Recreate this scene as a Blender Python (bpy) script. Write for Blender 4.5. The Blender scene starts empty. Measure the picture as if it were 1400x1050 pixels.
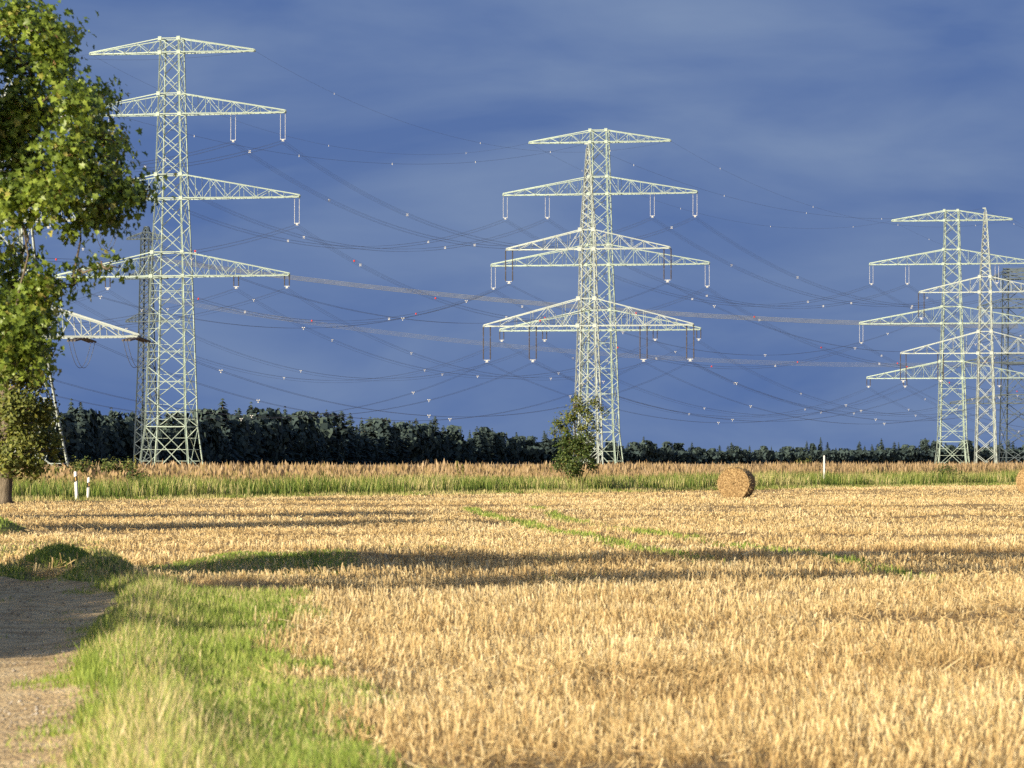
import bpy, math, random
import numpy as np
from mathutils import Vector, Matrix

random.seed(7)
RNG = np.random.default_rng(7)
SC = bpy.context.scene
COL = SC.collection
R = math.radians

# ------------------------------------------------------------------ camera
F_PX = 6000.0
CAM_H = 1.76
PITCH = math.atan(105 / F_PX)
cam_d = bpy.data.cameras.new('camera')
cam_d.sensor_width = 36.0
cam_d.lens = F_PX / 1400 * 36.0
cam_d.clip_start = 0.5
cam_d.clip_end = 30000
cam_d.dof.use_dof = True
cam_d.dof.focus_distance = 620
cam_d.dof.aperture_fstop = 8.5
cam = bpy.data.objects.new('camera', cam_d)
COL.objects.link(cam)
cam.location = (0, 0, CAM_H)
cam.rotation_euler = (math.pi / 2 + PITCH, 0, 0)
SC.camera = cam

# ------------------------------------------------------------------ light
SUN_AZ = R(44)      # how far behind pure left the sun stands
SUN_EL = R(19)
TO_SUN = Vector((-math.cos(SUN_AZ) * math.cos(SUN_EL), -math.sin(SUN_AZ) * math.cos(SUN_EL), math.sin(SUN_EL)))
sun_d = bpy.data.lights.new('sun', 'SUN')
sun_d.energy = 5.0
sun_d.angle = R(0.55)
sun_d.color = (1.0, 0.87, 0.66)
sun = bpy.data.objects.new('sun', sun_d)
COL.objects.link(sun)
sun.rotation_euler = (-TO_SUN).to_track_quat('-Z', 'Y').to_euler()
sun.location = (-60, -60, 60)

world = bpy.data.worlds.new('World')
SC.world = world
world.use_nodes = True
wn, wl = world.node_tree.nodes, world.node_tree.links
wn.clear()
w_out = wn.new('ShaderNodeOutputWorld')
w_bg = wn.new('ShaderNodeBackground')
w_bg.inputs['Strength'].default_value = 0.1
w_sky = wn.new('ShaderNodeTexSky')
w_sky.sky_type = 'NISHITA'
w_sky.sun_disc = False
w_sky.sun_elevation = SUN_EL
w_sky.sun_rotation = math.atan2(TO_SUN.x, TO_SUN.y)
w_sky.air_density = 1.2
w_sky.dust_density = 1.5
w_co = wn.new('ShaderNodeTexCoord')
w_map = wn.new('ShaderNodeMapping')
w_map.inputs['Scale'].default_value = (6.0, 6.0, 19.0)
w_map.inputs['Location'].default_value = (0.62, 0.0, 0.35)
w_no = wn.new('ShaderNodeTexNoise')
w_no.inputs['Scale'].default_value = 2.0
w_no.inputs['Detail'].default_value = 5
w_no.inputs['Roughness'].default_value = 0.5
w_no.inputs['Distortion'].default_value = 0.35
w_ramp = wn.new('ShaderNodeValToRGB')
w_ramp.color_ramp.elements[0].position = 0.36
w_ramp.color_ramp.elements[0].color = (0.53, 0.93, 2.10, 1)
w_ramp.color_ramp.elements[1].position = 0.72
w_ramp.color_ramp.elements[1].color = (1.10, 1.55, 2.52, 1)
# the storm bank fills the sky away from the sun; round the sun it is open sky
w_dot = wn.new('ShaderNodeVectorMath'); w_dot.operation = 'DOT_PRODUCT'
w_dot.inputs[1].default_value = (TO_SUN.x, TO_SUN.y, TO_SUN.z)
w_open = wn.new('ShaderNodeMapRange')
w_open.inputs['From Min'].default_value = 0.3
w_open.inputs['From Max'].default_value = 0.95
w_mix = wn.new('ShaderNodeMix'); w_mix.data_type = 'RGBA'
wl.new(w_co.outputs['Generated'], w_map.inputs['Vector'])
wl.new(w_map.outputs[0], w_no.inputs['Vector'])
wl.new(w_no.outputs['Fac'], w_ramp.inputs['Fac'])
wl.new(w_co.outputs['Generated'], w_dot.inputs[0])
wl.new(w_dot.outputs['Value'], w_open.inputs['Value'])
wl.new(w_open.outputs['Result'], w_mix.inputs[0])
wl.new(w_ramp.outputs['Color'], w_mix.inputs[6])
wl.new(w_sky.outputs['Color'], w_mix.inputs[7])
wl.new(w_mix.outputs[2], w_bg.inputs['Color'])
wl.new(w_bg.outputs[0], w_out.inputs['Surface'])

SC.view_settings.view_transform = 'Standard'
SC.view_settings.look = 'None'
SC.view_settings.gamma = 1.0
SC.view_settings.use_curve_mapping = False
SC.view_settings.exposure = 0.86
SC.render.engine = 'CYCLES'
SC.cycles.max_bounces = 5
SC.cycles.use_denoising = False
SC.cycles.filter_width = 1.5

# ------------------------------------------------------------------ helpers
def at(px, py, Y):
    """The point at depth Y seen at photo pixel (px, py)."""
    vx, vy = (px - 700) / F_PX, (525 - py) / F_PX
    c, s = math.cos(PITCH), math.sin(PITCH)
    d = (vx, c - vy * s, s + vy * c)
    k = Y / d[1]
    return Vector((d[0] * k, Y, CAM_H + d[2] * k))

def link(o, parent=None):
    COL.objects.link(o)
    if parent is not None:
        o.parent = parent
    return o

def tag(o, label=None, cat=None, group=None, kind=None):
    if label: o['label'] = label
    if cat: o['category'] = cat
    if group: o['group'] = group
    if kind: o['kind'] = kind
    return o

def empty(name, loc=(0, 0, 0), rz=0.0, parent=None):
    o = bpy.data.objects.new(name, None)
    o.empty_display_size = 0.3
    link(o, parent)
    o.location = loc
    o.rotation_euler = (0, 0, rz)
    return o

def mesh_np(name, V, F, mat, tint=None, smooth=False):
    """V (n,3), F list of (m,k) index arrays."""
    me = bpy.data.meshes.new(name)
    V = np.asarray(V, np.float32)
    if not isinstance(F, (list, tuple)):
        F = [F]
    F = [np.asarray(f, np.int32) for f in F if len(f)]
    me.vertices.add(len(V)); me.vertices.foreach_set('co', V.ravel())
    loops = np.concatenate([f.ravel() for f in F])
    tot = np.concatenate([np.full(len(f), f.shape[1], np.int32) for f in F])
    start = np.concatenate([[0], np.cumsum(tot)[:-1]]).astype(np.int32)
    me.loops.add(len(loops)); me.loops.foreach_set('vertex_index', loops)
    me.polygons.add(len(tot))
    me.polygons.foreach_set('loop_start', start)
    if smooth:
        me.polygons.foreach_set('use_smooth', np.ones(len(tot), bool))
    me.update(calc_edges=True)
    if tint is not None:
        a = me.attributes.new('tint', 'FLOAT', 'POINT')
        a.data.foreach_set('value', np.asarray(tint, np.float32))
    if mat is not None:
        me.materials.append(mat)
    return me

def obj(name, me, parent=None, loc=None):
    o = bpy.data.objects.new(name, me)
    link(o, parent)
    if loc is not None: o.location = loc
    return o

class MB:
    """Collects simple shapes; build() links them as ONE mesh object."""
    def __init__(s): s.v = []; s.f = []; s.n = 0
    def add(s, V, F):
        s.v.append(np.asarray(V, float)); s.f += [[i + s.n for i in q] for q in F]; s.n += len(V)
    def box(s, c, size, rot=None):
        d = np.array([[x, y, z] for x in (-.5, .5) for y in (-.5, .5) for z in (-.5, .5)]) * np.array(size)
        if rot is not None: d = d @ np.array(rot.to_3x3()).T
        s.add(d + np.array(c), [[0, 1, 3, 2], [4, 6, 7, 5], [0, 4, 5, 1], [2, 3, 7, 6], [0, 2, 6, 4], [1, 5, 7, 3]])
    def tube(s, pts, rad, n=6, cap=True):
        pts = [Vector(p) for p in pts]
        rad = rad if isinstance(rad, (list, tuple)) else [rad] * len(pts)
        V = []; F = []
        side = None
        for i, p in enumerate(pts):
            t = (pts[min(i + 1, len(pts) - 1)] - pts[max(i - 1, 0)])
            t = t.normalized() if t.length > 1e-9 else Vector((0, 0, 1))
            if side is None:
                side = t.cross(Vector((0, 0, 1)))
                if side.length < 0.05: side = Vector((1, 0, 0))
            side = (side - t * side.dot(t)).normalized()
            up = t.cross(side)
            for k in range(n):
                a = 2 * math.pi * k / n
                V.append(p + (side * math.cos(a) + up * math.sin(a)) * rad[i])
        for i in range(len(pts) - 1):
            for k in range(n):
                F.append([i * n + k, i * n + (k + 1) % n, (i + 1) * n + (k + 1) % n, (i + 1) * n + k])
        if cap:
            F.append(list(range(n))[::-1]); F.append([(len(pts) - 1) * n + k for k in range(n)])
        s.add([list(v) for v in V], F)
    def lathe(s, prof, n=10, c=(0, 0, 0)):
        V = []; F = []
        for r, z in prof:
            for k in range(n):
                a = 2 * math.pi * k / n
                V.append((c[0] + r * math.cos(a), c[1] + r * math.sin(a), c[2] + z))
        m = len(prof)
        for i in range(m - 1):
            for k in range(n):
                F.append([i * n + k, i * n + (k + 1) % n, (i + 1) * n + (k + 1) % n, (i + 1) * n + k])
        F.append(list(range(n))[::-1]); F.append([(m - 1) * n + k for k in range(n)])
        s.add(V, F)
    def mesh(s, name, mat, smooth=False):
        me = bpy.data.meshes.new(name)
        me.from_pydata(np.concatenate(s.v).tolist(), [], s.f)
        if smooth: me.polygons.foreach_set('use_smooth', [True] * len(me.polygons))
        me.materials.append(mat); me.update()
        return me
    def build(s, name, mat, parent=None, loc=None, smooth=False):
        return obj(name, s.mesh(name, mat, smooth), parent, loc)

def vnoise(x, y, seed=0):
    """Smooth value noise in 0..1."""
    x = np.asarray(x, float) + seed * 17.31; y = np.asarray(y, float) - seed * 9.17
    xi, yi = np.floor(x).astype(np.int64), np.floor(y).astype(np.int64)
    xf, yf = x - xi, y - yi
    def h(a, b):
        n = (a * 374761393 + b * 668265263 + seed * 982451653) & 0xffffffff
        n = ((n ^ (n >> 13)) * 1274126177) & 0xffffffff
        return ((n ^ (n >> 16)) & 0xffff) / 65535.0
    u, v = xf * xf * (3 - 2 * xf), yf * yf * (3 - 2 * yf)
    return (h(xi, yi) * (1 - u) + h(xi + 1, yi) * u) * (1 - v) + (h(xi, yi + 1) * (1 - u) + h(xi + 1, yi + 1) * u) * v

def sm(a, b, x):
    t = np.clip((np.asarray(x, float) - a) / (b - a), 0, 1)
    return t * t * (3 - 2 * t)

# ------------------------------------------------------------------ materials
def new_mat(name):
    m = bpy.data.materials.new(name); m.use_nodes = True
    n = m.node_tree.nodes; n.clear()
    return m, n, m.node_tree.links

def ramp_into(n, stops):
    r = n.new('ShaderNodeValToRGB')
    el = r.color_ramp.elements
    while len(el) < len(stops): el.new(0.5)
    for e, (p, c) in zip(el, stops):
        e.position = p; e.color = (c[0] * .81, c[1] * .81, c[2] * .81, 1)
    return r

def tint_mat(name, stops, rough=0.8, trans=0.0, trans_col=None, spec=0.2):
    """Colour picked by each blade's or leaf's own 'tint' value."""
    m, n, l = new_mat(name)
    out = n.new('ShaderNodeOutputMaterial')
    at_ = n.new('ShaderNodeAttribute'); at_.attribute_name = 'tint'
    r = ramp_into(n, stops)
    l.new(at_.outputs['Fac'], r.inputs['Fac'])
    p = n.new('ShaderNodeBsdfPrincipled')
    p.inputs['Roughness'].default_value = rough
    p.inputs['Specular IOR Level'].default_value = spec
    l.new(r.outputs['Color'], p.inputs['Base Color'])
    if trans > 0:
        t = n.new('ShaderNodeBsdfTranslucent')
        mx = n.new('ShaderNodeMixShader'); mx.inputs[0].default_value = trans
        if trans_col:
            mc = n.new('ShaderNodeMix'); mc.data_type = 'RGBA'; mc.blend_type = 'MULTIPLY'; mc.inputs[0].default_value = 1
            l.new(r.outputs['Color'], mc.inputs[6]); mc.inputs[7].default_value = (*trans_col, 1)
            l.new(mc.outputs[2], t.inputs['Color'])
        else:
            l.new(r.outputs['Color'], t.inputs['Color'])
        l.new(p.outputs[0], mx.inputs[1]); l.new(t.outputs[0], mx.inputs[2])
        l.new(mx.outputs[0], out.inputs['Surface'])
    else:
        l.new(p.outputs[0], out.inputs['Surface'])
    return m

def noise_mat(name, stops, scale=4.0, detail=6, rough=0.8, bump=0.0, bump_scale=None, metallic=0.0, spec=0.3, stretch=(1, 1, 1)):
    m, n, l = new_mat(name)
    out = n.new('ShaderNodeOutputMaterial')
    co = n.new('ShaderNodeTexCoord')
    mp = n.new('ShaderNodeMapping'); mp.inputs['Scale'].default_value = stretch
    no = n.new('ShaderNodeTexNoise'); no.inputs['Scale'].default_value = scale; no.inputs['Detail'].default_value = detail
    l.new(co.outputs['Object'], mp.inputs['Vector']); l.new(mp.outputs[0], no.inputs['Vector'])
    r = ramp_into(n, stops); l.new(no.outputs['Fac'], r.inputs['Fac'])
    p = n.new('ShaderNodeBsdfPrincipled')
    p.inputs['Roughness'].default_value = rough; p.inputs['Metallic'].default_value = metallic
    p.inputs['Specular IOR Level'].default_value = spec
    l.new(r.outputs['Color'], p.inputs['Base Color'])
    if bump:
        b = n.new('ShaderNodeBump'); b.inputs['Strength'].default_value = bump; b.inputs['Distance'].default_value = 0.05
        n2 = n.new('ShaderNodeTexNoise'); n2.inputs['Scale'].default_value = bump_scale or scale * 3; n2.inputs['Detail'].default_value = 5
        l.new(mp.outputs[0], n2.inputs['Vector'])
        l.new(n2.outputs['Fac'], b.inputs['Height']); l.new(b.outputs[0], p.inputs['Normal'])
    l.new(p.outputs[0], out.inputs['Surface'])
    return m

M = {}
M['steel_a'] = noise_mat('pale_green_paint', [(0.36, (0.22, 0.275, 0.25)), (0.48, (0.34, 0.43, 0.37)), (0.7, (0.43, 0.52, 0.45))], 0.6, detail=9, rough=0.5)
M['steel_b'] = noise_mat('light_grey_paint', [(0.36, (0.25, 0.285, 0.285)), (0.48, (0.38, 0.435, 0.41)), (0.7, (0.47, 0.525, 0.50))], 0.6, detail=9, rough=0.5)
M['steel_dark'] = noise_mat('cloud_shaded_steel', [(0.3, (0.055, 0.08, 0.10)), (0.7, (0.08, 0.108, 0.125))], 0.9, rough=0.7)  # darkened steel: the cloud shadow over the far pylons is in the colour
M['wire'] = noise_mat('aged_aluminium_wire', [(0.3, (0.13, 0.145, 0.17)), (0.7, (0.18, 0.19, 0.21))], 0.5, rough=0.6)
M['wire_pale'] = noise_mat('sunlit_aluminium_wire', [(0.3, (0.235, 0.26, 0.29)), (0.7, (0.30, 0.33, 0.36))], 0.5, rough=0.5)  # paler copy of the wire, with its sunlight put into the colour
M['spacer'] = noise_mat('bare_aluminium', [(0.3, (0.40, 0.41, 0.41)), (0.7, (0.52, 0.53, 0.53))], 8, rough=0.5)
M['red'] = noise_mat('red_plastic', [(0.3, (0.55, 0.04, 0.03)), (0.7, (0.65, 0.06, 0.05))], 8, rough=0.5)
M['ins_white'] = noise_mat('pale_silicone', [(0.3, (0.55, 0.58, 0.62)), (0.7, (0.68, 0.7, 0.72))], 6, rough=0.4)
M['ins_brown'] = noise_mat('brown_porcelain', [(0.3, (0.075, 0.068, 0.066)), (0.7, (0.115, 0.102, 0.098))], 6, rough=0.25, spec=0.5)
M['concrete'] = noise_mat('concrete', [(0.3, (0.28, 0.27, 0.25)), (0.7, (0.40, 0.39, 0.36))], 5, rough=0.9, bump=0.3)
M['bark'] = noise_mat('bark', [(0.3, (0.10, 0.08, 0.055)), (0.7, (0.24, 0.20, 0.15))], 3, rough=0.95, bump=0.8, bump_scale=9, stretch=(3, 3, 0.7))
M['twig'] = noise_mat('twig_bark', [(0.3, (0.13, 0.075, 0.035)), (0.7, (0.22, 0.13, 0.06))], 6, rough=0.9)
M['maple'] = tint_mat('maple_leaf', [(0.0, (0.05, 0.085, 0.014)), (0.40, (0.14, 0.21, 0.028)), (0.88, (0.30, 0.39, 0.055)), (1.0, (0.36, 0.33, 0.08))], 0.45, 0.22, (1.3, 1.25, 0.5), spec=0.4)
M['oak'] = tint_mat('small_leaf', [(0.0, (0.05, 0.075, 0.016)), (0.5, (0.13, 0.155, 0.028)), (1.0, (0.25, 0.25, 0.05))], 0.55, 0.2, (1.2, 1.2, 0.5), spec=0.3)
M['bush'] = tint_mat('bush_leaf', [(0.0, (0.03, 0.055, 0.012)), (0.6, (0.07, 0.11, 0.02)), (1.0, (0.16, 0.17, 0.035))], 0.55, 0.2, spec=0.3)
M['forest'] = tint_mat('cloud_shaded_foliage', [(0.0, (0.036, 0.056, 0.060)), (0.6, (0.056, 0.083, 0.080)), (1.0, (0.078, 0.108, 0.088))], 0.85, spec=0.1)  # shade of the storm cloud over the wood is put into this colour
M['straw'] = tint_mat('cut_straw', [(0.0, (0.22, 0.13, 0.06)), (0.35, (0.49, 0.332, 0.14)), (0.75, (0.71, 0.54, 0.265)), (1.0, (0.84, 0.71, 0.44))], 0.6, 0.15, spec=0.3)
M['grass'] = tint_mat('verge_grass', [(0.0, (0.11, 0.18, 0.03)), (0.45, (0.31, 0.42, 0.07)), (0.68, (0.50, 0.54, 0.14)), (0.80, (0.60, 0.50, 0.22)), (1.0, (0.74, 0.62, 0.36))], 0.6, 0.3, spec=0.3)
M['reed'] = tint_mat('reed_grass', [(0.0, (0.06, 0.11, 0.018)), (0.5, (0.17, 0.25, 0.04)), (0.8, (0.33, 0.35, 0.09)), (1.0, (0.60, 0.52, 0.24))], 0.6, 0.3, spec=0.25)
M['plume'] = tint_mat('dry_plume_grass', [(0.0, (0.10, 0.13, 0.03)), (0.35, (0.26, 0.22, 0.08)), (0.7, (0.33, 0.23, 0.12)), (1.0, (0.46, 0.35, 0.22))], 0.7, 0.2, spec=0.15)
M['white_post'] = noise_mat('white_plastic', [(0.3, (0.74, 0.74, 0.72)), (0.7, (0.82, 0.82, 0.8))], 5, rough=0.4)
M['black_post'] = noise_mat('black_plastic', [(0.3, (0.02, 0.02, 0.02)), (0.7, (0.03, 0.03, 0.03))], 5, rough=0.4)
M['reflector'] = noise_mat('amber_reflector', [(0.3, (0.55, 0.35, 0.12)), (0.7, (0.6, 0.4, 0.15))], 5, rough=0.2)

# ground: one sheet, its plant cover given by painted attributes (grass, meadow)
def ground_material():
    m, n, l = new_mat('field_soil')
    out = n.new('ShaderNodeOutputMaterial'); p = n.new('ShaderNodeBsdfPrincipled')
    p.inputs['Roughness'].default_value = 0.95; p.inputs['Specular IOR Level'].default_value = 0.1
    co = n.new('ShaderNodeTexCoord')
    def noise(scale, stretch=(1, 1, 1), detail=6):
        mp = n.new('ShaderNodeMapping'); mp.inputs['Scale'].default_value = stretch
        mp.inputs['Rotation'].default_value = (0, 0, R(-5))
        no = n.new('ShaderNodeTexNoise'); no.inputs['Scale'].default_value = scale; no.inputs['Detail'].default_value = detail
        l.new(co.outputs['Object'], mp.inputs['Vector']); l.new(mp.outputs[0], no.inputs['Vector'])
        return no
    straw = ramp_into(n, [(0.33, (0.20, 0.125, 0.065)), (0.5, (0.44, 0.31, 0.15)), (0.68, (0.64, 0.49, 0.27))])
    n1 = noise(5.0, (0.35, 1.3, 1), 9)
    l.new(n1.outputs['Fac'], straw.inputs['Fac'])
    rows = ramp_into(n, [(0.35, (0.62, 0.56, 0.5)), (0.6, (1, 1, 1))])
    n2 = noise(0.5, (0.03, 0.9, 1), 5)
    l.new(n2.outputs['Fac'], rows.inputs['Fac'])
    mu = n.new('ShaderNodeMix'); mu.data_type = 'RGBA'; mu.blend_type = 'MULTIPLY'; mu.inputs[0].default_value = 1
    l.new(straw.outputs[0], mu.inputs[6]); l.new(rows.outputs[0], mu.inputs[7])
    gr = ramp_into(n, [(0.35, (0.07, 0.10, 0.025)), (0.55, (0.14, 0.18, 0.04)), (0.72, (0.34, 0.27, 0.10))])
    n3 = noise(2.2, (1, 1, 1), 7); l.new(n3.outputs['Fac'], gr.inputs['Fac'])
    md = ramp_into(n, [(0.35, (0.30, 0.22, 0.12)), (0.65, (0.42, 0.31, 0.20))])
    l.new(n3.outputs['Fac'], md.inputs['Fac'])
    def attr(a):
        x = n.new('ShaderNodeAttribute'); x.attribute_name = a; return x
    m1 = n.new('ShaderNodeMix'); m1.data_type = 'RGBA'
    l.new(attr('grass').outputs['Fac'], m1.inputs[0]); l.new(mu.outputs[2], m1.inputs[6]); l.new(gr.outputs[0], m1.inputs[7])
    m2 = n.new('ShaderNodeMix'); m2.data_type = 'RGBA'
    l.new(attr('meadow').outputs['Fac'], m2.inputs[0]); l.new(m1.outputs[2], m2.inputs[6]); l.new(md.outputs[0], m2.inputs[7])
    l.new(m2.outputs[2], p.inputs['Base Color'])
    b = n.new('ShaderNodeBump'); b.inputs['Strength'].default_value = 0.9; b.inputs['Distance'].default_value = 0.06
    n4 = noise(9.0, (0.6, 1, 1), 8); l.new(n4.outputs['Fac'], b.inputs['Height']); l.new(b.outputs[0], p.inputs['Normal'])
    l.new(p.outputs[0], out.inputs['Surface'])
    return m

def track_material():
    m, n, l = new_mat('dry_earth')
    out = n.new('ShaderNodeOutputMaterial'); p = n.new('ShaderNodeBsdfPrincipled')
    p.inputs['Roughness'].default_value = 0.95; p.inputs['Specular IOR Level'].default_value = 0.1
    co = n.new('ShaderNodeTexCoord')
    n1 = n.new('ShaderNodeTexNoise'); n1.inputs['Scale'].default_value = 2.5; n1.inputs['Detail'].default_value = 9
    l.new(co.outputs['Object'], n1.inputs['Vector'])
    r1 = ramp_into(n, [(0.3, (0.36, 0.25, 0.13)), (0.5, (0.58, 0.43, 0.235)), (0.72, (0.70, 0.56, 0.34))])
    l.new(n1.outputs['Fac'], r1.inputs['Fac'])
    vo = n.new('ShaderNodeTexVoronoi'); vo.inputs['Scale'].default_value = 26
    l.new(co.outputs['Object'], vo.inputs['Vector'])
    b = n.new('ShaderNodeBump'); b.inputs['Strength'].default_value = 0.7; b.inputs['Distance'].default_value = 0.03
    n2 = n.new('ShaderNodeTexNoise'); n2.inputs['Scale'].default_value = 18; n2.inputs['Detail'].default_value = 8
    l.new(co.outputs['Object'], n2.inputs['Vector'])
    ad = n.new('ShaderNodeMath'); ad.operation = 'ADD'
    l.new(n2.outputs['Fac'], ad.inputs[0]); l.new(vo.outputs['Distance'], ad.inputs[1])
    l.new(ad.outputs[0], b.inputs['Height'])
    l.new(b.outputs[0], p.inputs['Normal']); l.new(r1.outputs[0], p.inputs['Base Color'])
    l.new(p.outputs[0], out.inputs['Surface'])
    return m

# ------------------------------------------------------------------ terrain
TRACK = np.array([(-3.0, 8.0), (-3.5, 18.0), (-4.0, 25.0), (-5.35, 39.0), (-6.0, 48.0), (-6.4, 55.0), (-7.3, 59.5), (-9.0, 64.0), (-11.8, 67.8), (-15.5, 70.5), (-22.0, 73.0), (-38.0, 76.0)])
TRACK_HALF = 1.55

def dist_poly(x, y, P):
    x = np.asarray(x, float); y = np.asarray(y, float)
    best = np.full(x.shape, 1e9)
    for (ax, ay), (bx, by) in zip(P[:-1], P[1:]):
        dx, dy = bx - ax, by - ay
        t = np.clip(((x - ax) * dx + (y - ay) * dy) / (dx * dx + dy * dy), 0, 1)
        best = np.minimum(best, np.hypot(x - ax - t * dx, y - ay - t * dy))
    return best

MOUNDS = [(-5.85, 63.0, .42, .42, 1.9), (-6.9, 67.5, .40, .62, 2.2), (-12.3, 104, .40, .6, 2.5), (-2.9, 72.5, .20, 1.1, 2.0), (-4.6, 74, .22, .9, 2.0),
          (-1.3, 74.5, .13, .9, 2.0), (-3.8, 59.8, .14, .8, 1.2)]
VERGE_Y = [8, 25, 33, 39, 50, 54.5, 57, 60, 64, 70, 78, 88, 110, 118, 125]
VERGE_X = [-.45, -.75, -1.4, -2.1, -2.2, -2.5, -4.4, -5.5, -7.0, -8.4, -9.7, -11.0, -12.8, -14.5, -60]
def verge_mask(x, y):
    """1 where grass grows between and beside track and stubble."""
    xs = np.interp(y, VERGE_Y, VERGE_X) + (vnoise(x * .9, y * .30, 3) - .5) * 0.6 + (vnoise(x * 4, y * 1.1, 4) - .5) * .7
    m = sm(.30, -.22, x - xs)
    # weedy patches that spill into the stubble beyond the verge
    weedy = sm(.60, .72, vnoise(x * .35, y * .12, 8)) * sm(100, 80, y) * sm(55, 62, y) * sm(2.5, -3.5, x)
    hump = 0 * xs
    for mx, my, mh, rx, ry in MOUNDS[:3]: hump = np.maximum(hump, sm(.15, .5, np.exp(-((x - mx) / rx) ** 2 - ((y - my) / ry) ** 2)))
    return np.maximum(np.maximum(m * sm(128, 112, y), weedy * .75), hump)

def edge_y(x):
    """Far edge of the stubble: where the tall grass starts."""
    return 236 + 2.25 * np.asarray(x, float)

TRAM = [np.array([(-1.6, 160), (-1.0, 145), (1.1, 108), (2.2, 93), (3.0, 80), (3.5, 70)]),
        np.array([(.7, 165), (1.7, 129), (2.8, 111), (3.9, 98), (5.2, 83), (5.7, 71.4), (6.1, 63)])]
def tram_mask(x, y):
    d = np.minimum(dist_poly(x, y, TRAM[0]), dist_poly(x, y, TRAM[1]))
    return sm(.42, .18, d + (vnoise(x * 3, y * .5, 13) - .5) * .3) * sm(.24, .46, vnoise(x * .5, y * .14, 12))

def height(x, y):
    x = np.asarray(x, float); y = np.asarray(y, float)
    near = sm(300, 200, y) * sm(60, 40, np.abs(x))
    h = near * ((vnoise(x / 1.1, y / 2.2, 1) - .5) * .055 + (vnoise(x / 3.3, y / 7, 2) - .5) * .09)
    h += near * (vnoise(x / 9 , y / 1.3, 5) - .5) * .05
    d = dist_poly(x, y, TRACK)
    h = h * sm(.9, 2.6, d) + sm(1.5, 2.3, d) * sm(6, 3, d) * .07 * verge_mask(x, y)
    h += .10 * np.exp(-((d - 1.75) / .3) ** 2) * vnoise(x * .8, y * .25, 21) - .03 * np.exp(-((d - .8) / .28) ** 2)
    for mx, my, mh, rx, ry in MOUNDS:
        h += mh * np.exp(-((x - mx) / rx) ** 2 - ((y - my) / ry) ** 2)
    return h

def axis(lo, hi, step, far, growth=1.22):
    a = list(np.arange(lo, hi, step)); s = step; v = a[-1]
    while v < far:
        s *= growth; v += s; a.append(v)
    return a
xs_pos = axis(0, 16, .30, 9000)
xs = np.array([-v for v in xs_pos[::-1]][:-1] + xs_pos)
ys = np.array([-9000, -3000, -900, -300, -100, -40, -10, 0, 5] + axis(9, 110, .38, 9, 1) + axis(110.5, 330, 1.1, 14000, 1.2))
GX, GY = np.meshgrid(xs, ys)
gz = height(GX, GY) - .07 * sm(TRACK_HALF + .05, TRACK_HALF - .25, dist_poly(GX, GY, TRACK))
nx, ny = len(xs), len(ys)
idx = np.arange(nx * ny).reshape(ny, nx)
quads = np.stack([idx[:-1, :-1], idx[:-1, 1:], idx[1:, 1:], idx[1:, :-1]], -1).reshape(-1, 4)
gme = mesh_np('ground', np.stack([GX, GY, gz], -1).reshape(-1, 3), [quads], ground_material(), smooth=True)
for nm, val in (('grass', np.maximum(verge_mask(GX, GY), np.maximum(tram_mask(GX, GY) * .6, sm(-3, 1, GY - edge_y(GX))))),
                ('meadow', sm(14, 26, GY - edge_y(GX)) * (GY > 60))):
    a_ = gme.attributes.new(nm, 'FLOAT', 'POINT'); a_.data.foreach_set('value', val.astype(np.float32).ravel())
tag(obj('ground', gme), kind='structure')

# dirt track strip
tp = []
for (ax, ay), (bx, by) in zip(TRACK[:-1], TRACK[1:]):
    k = max(2, int(math.hypot(bx - ax, by - ay) / .35))
    for i in range(k): tp.append((ax + (bx - ax) * i / k, ay + (by - ay) * i / k))
tp = np.array(tp)
kern = np.ones(15) / 15
tp = np.stack([np.convolve(np.pad(tp[:, i], 7, mode='edge'), kern, 'valid') for i in (0, 1)], -1)
tt = np.gradient(tp, axis=0); tt /= np.linalg.norm(tt, axis=1)[:, None]
nn = np.stack([tt[:, 1], -tt[:, 0]], -1)
NW = 13
off = np.linspace(-TRACK_HALF - .1, TRACK_HALF + .1, NW)
TV = tp[:, None, :] + nn[:, None, :] * off[None, :, None]
wob = (vnoise(TV[..., 1] * .7, TV[..., 0] * .7, 31) - .5) * .35
TV[:, 0] += nn * wob[:, :1]; TV[:, -1] += nn * wob[:, -1:]
tz = height(TV[..., 0], TV[..., 1]) + .012 + (vnoise(TV[..., 0] * 2.2, TV[..., 1] * 1.3, 33) - .5) * .05
idx = np.arange(len(tp) * NW).reshape(len(tp), NW)
quads = np.stack([idx[:-1, :-1], idx[:-1, 1:], idx[1:, 1:], idx[1:, :-1]], -1).reshape(-1, 4)
tag(obj('dirt_track', mesh_np('dirt_track', np.concatenate([TV, tz[..., None]], -1).reshape(-1, 3), [quads], track_material(), smooth=True)), kind='structure')

# ------------------------------------------------------------------ scatter
def scatter(name, tv, tf, pos, rot, scl, mat, tint=None, tint_v=None):
    """One joined mesh: template (tv, tf) copied to every pos with rotation matrices and scales (n,3)."""
    tv = np.asarray(tv, float); n = len(pos); k = len(tv)
    V = np.einsum('nij,nkj->nki', rot, tv[None] * scl[:, None, :]) + pos[:, None, :]
    F = [(np.asarray(f)[None] + (np.arange(n) * k)[:, None, None]).reshape(-1, np.asarray(f).shape[1]) for f in tf]
    T = None
    if tint is not None:
        T = np.repeat(tint, k)
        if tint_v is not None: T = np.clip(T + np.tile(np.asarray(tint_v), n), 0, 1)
    return V.reshape(-1, 3), F, T

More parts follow.
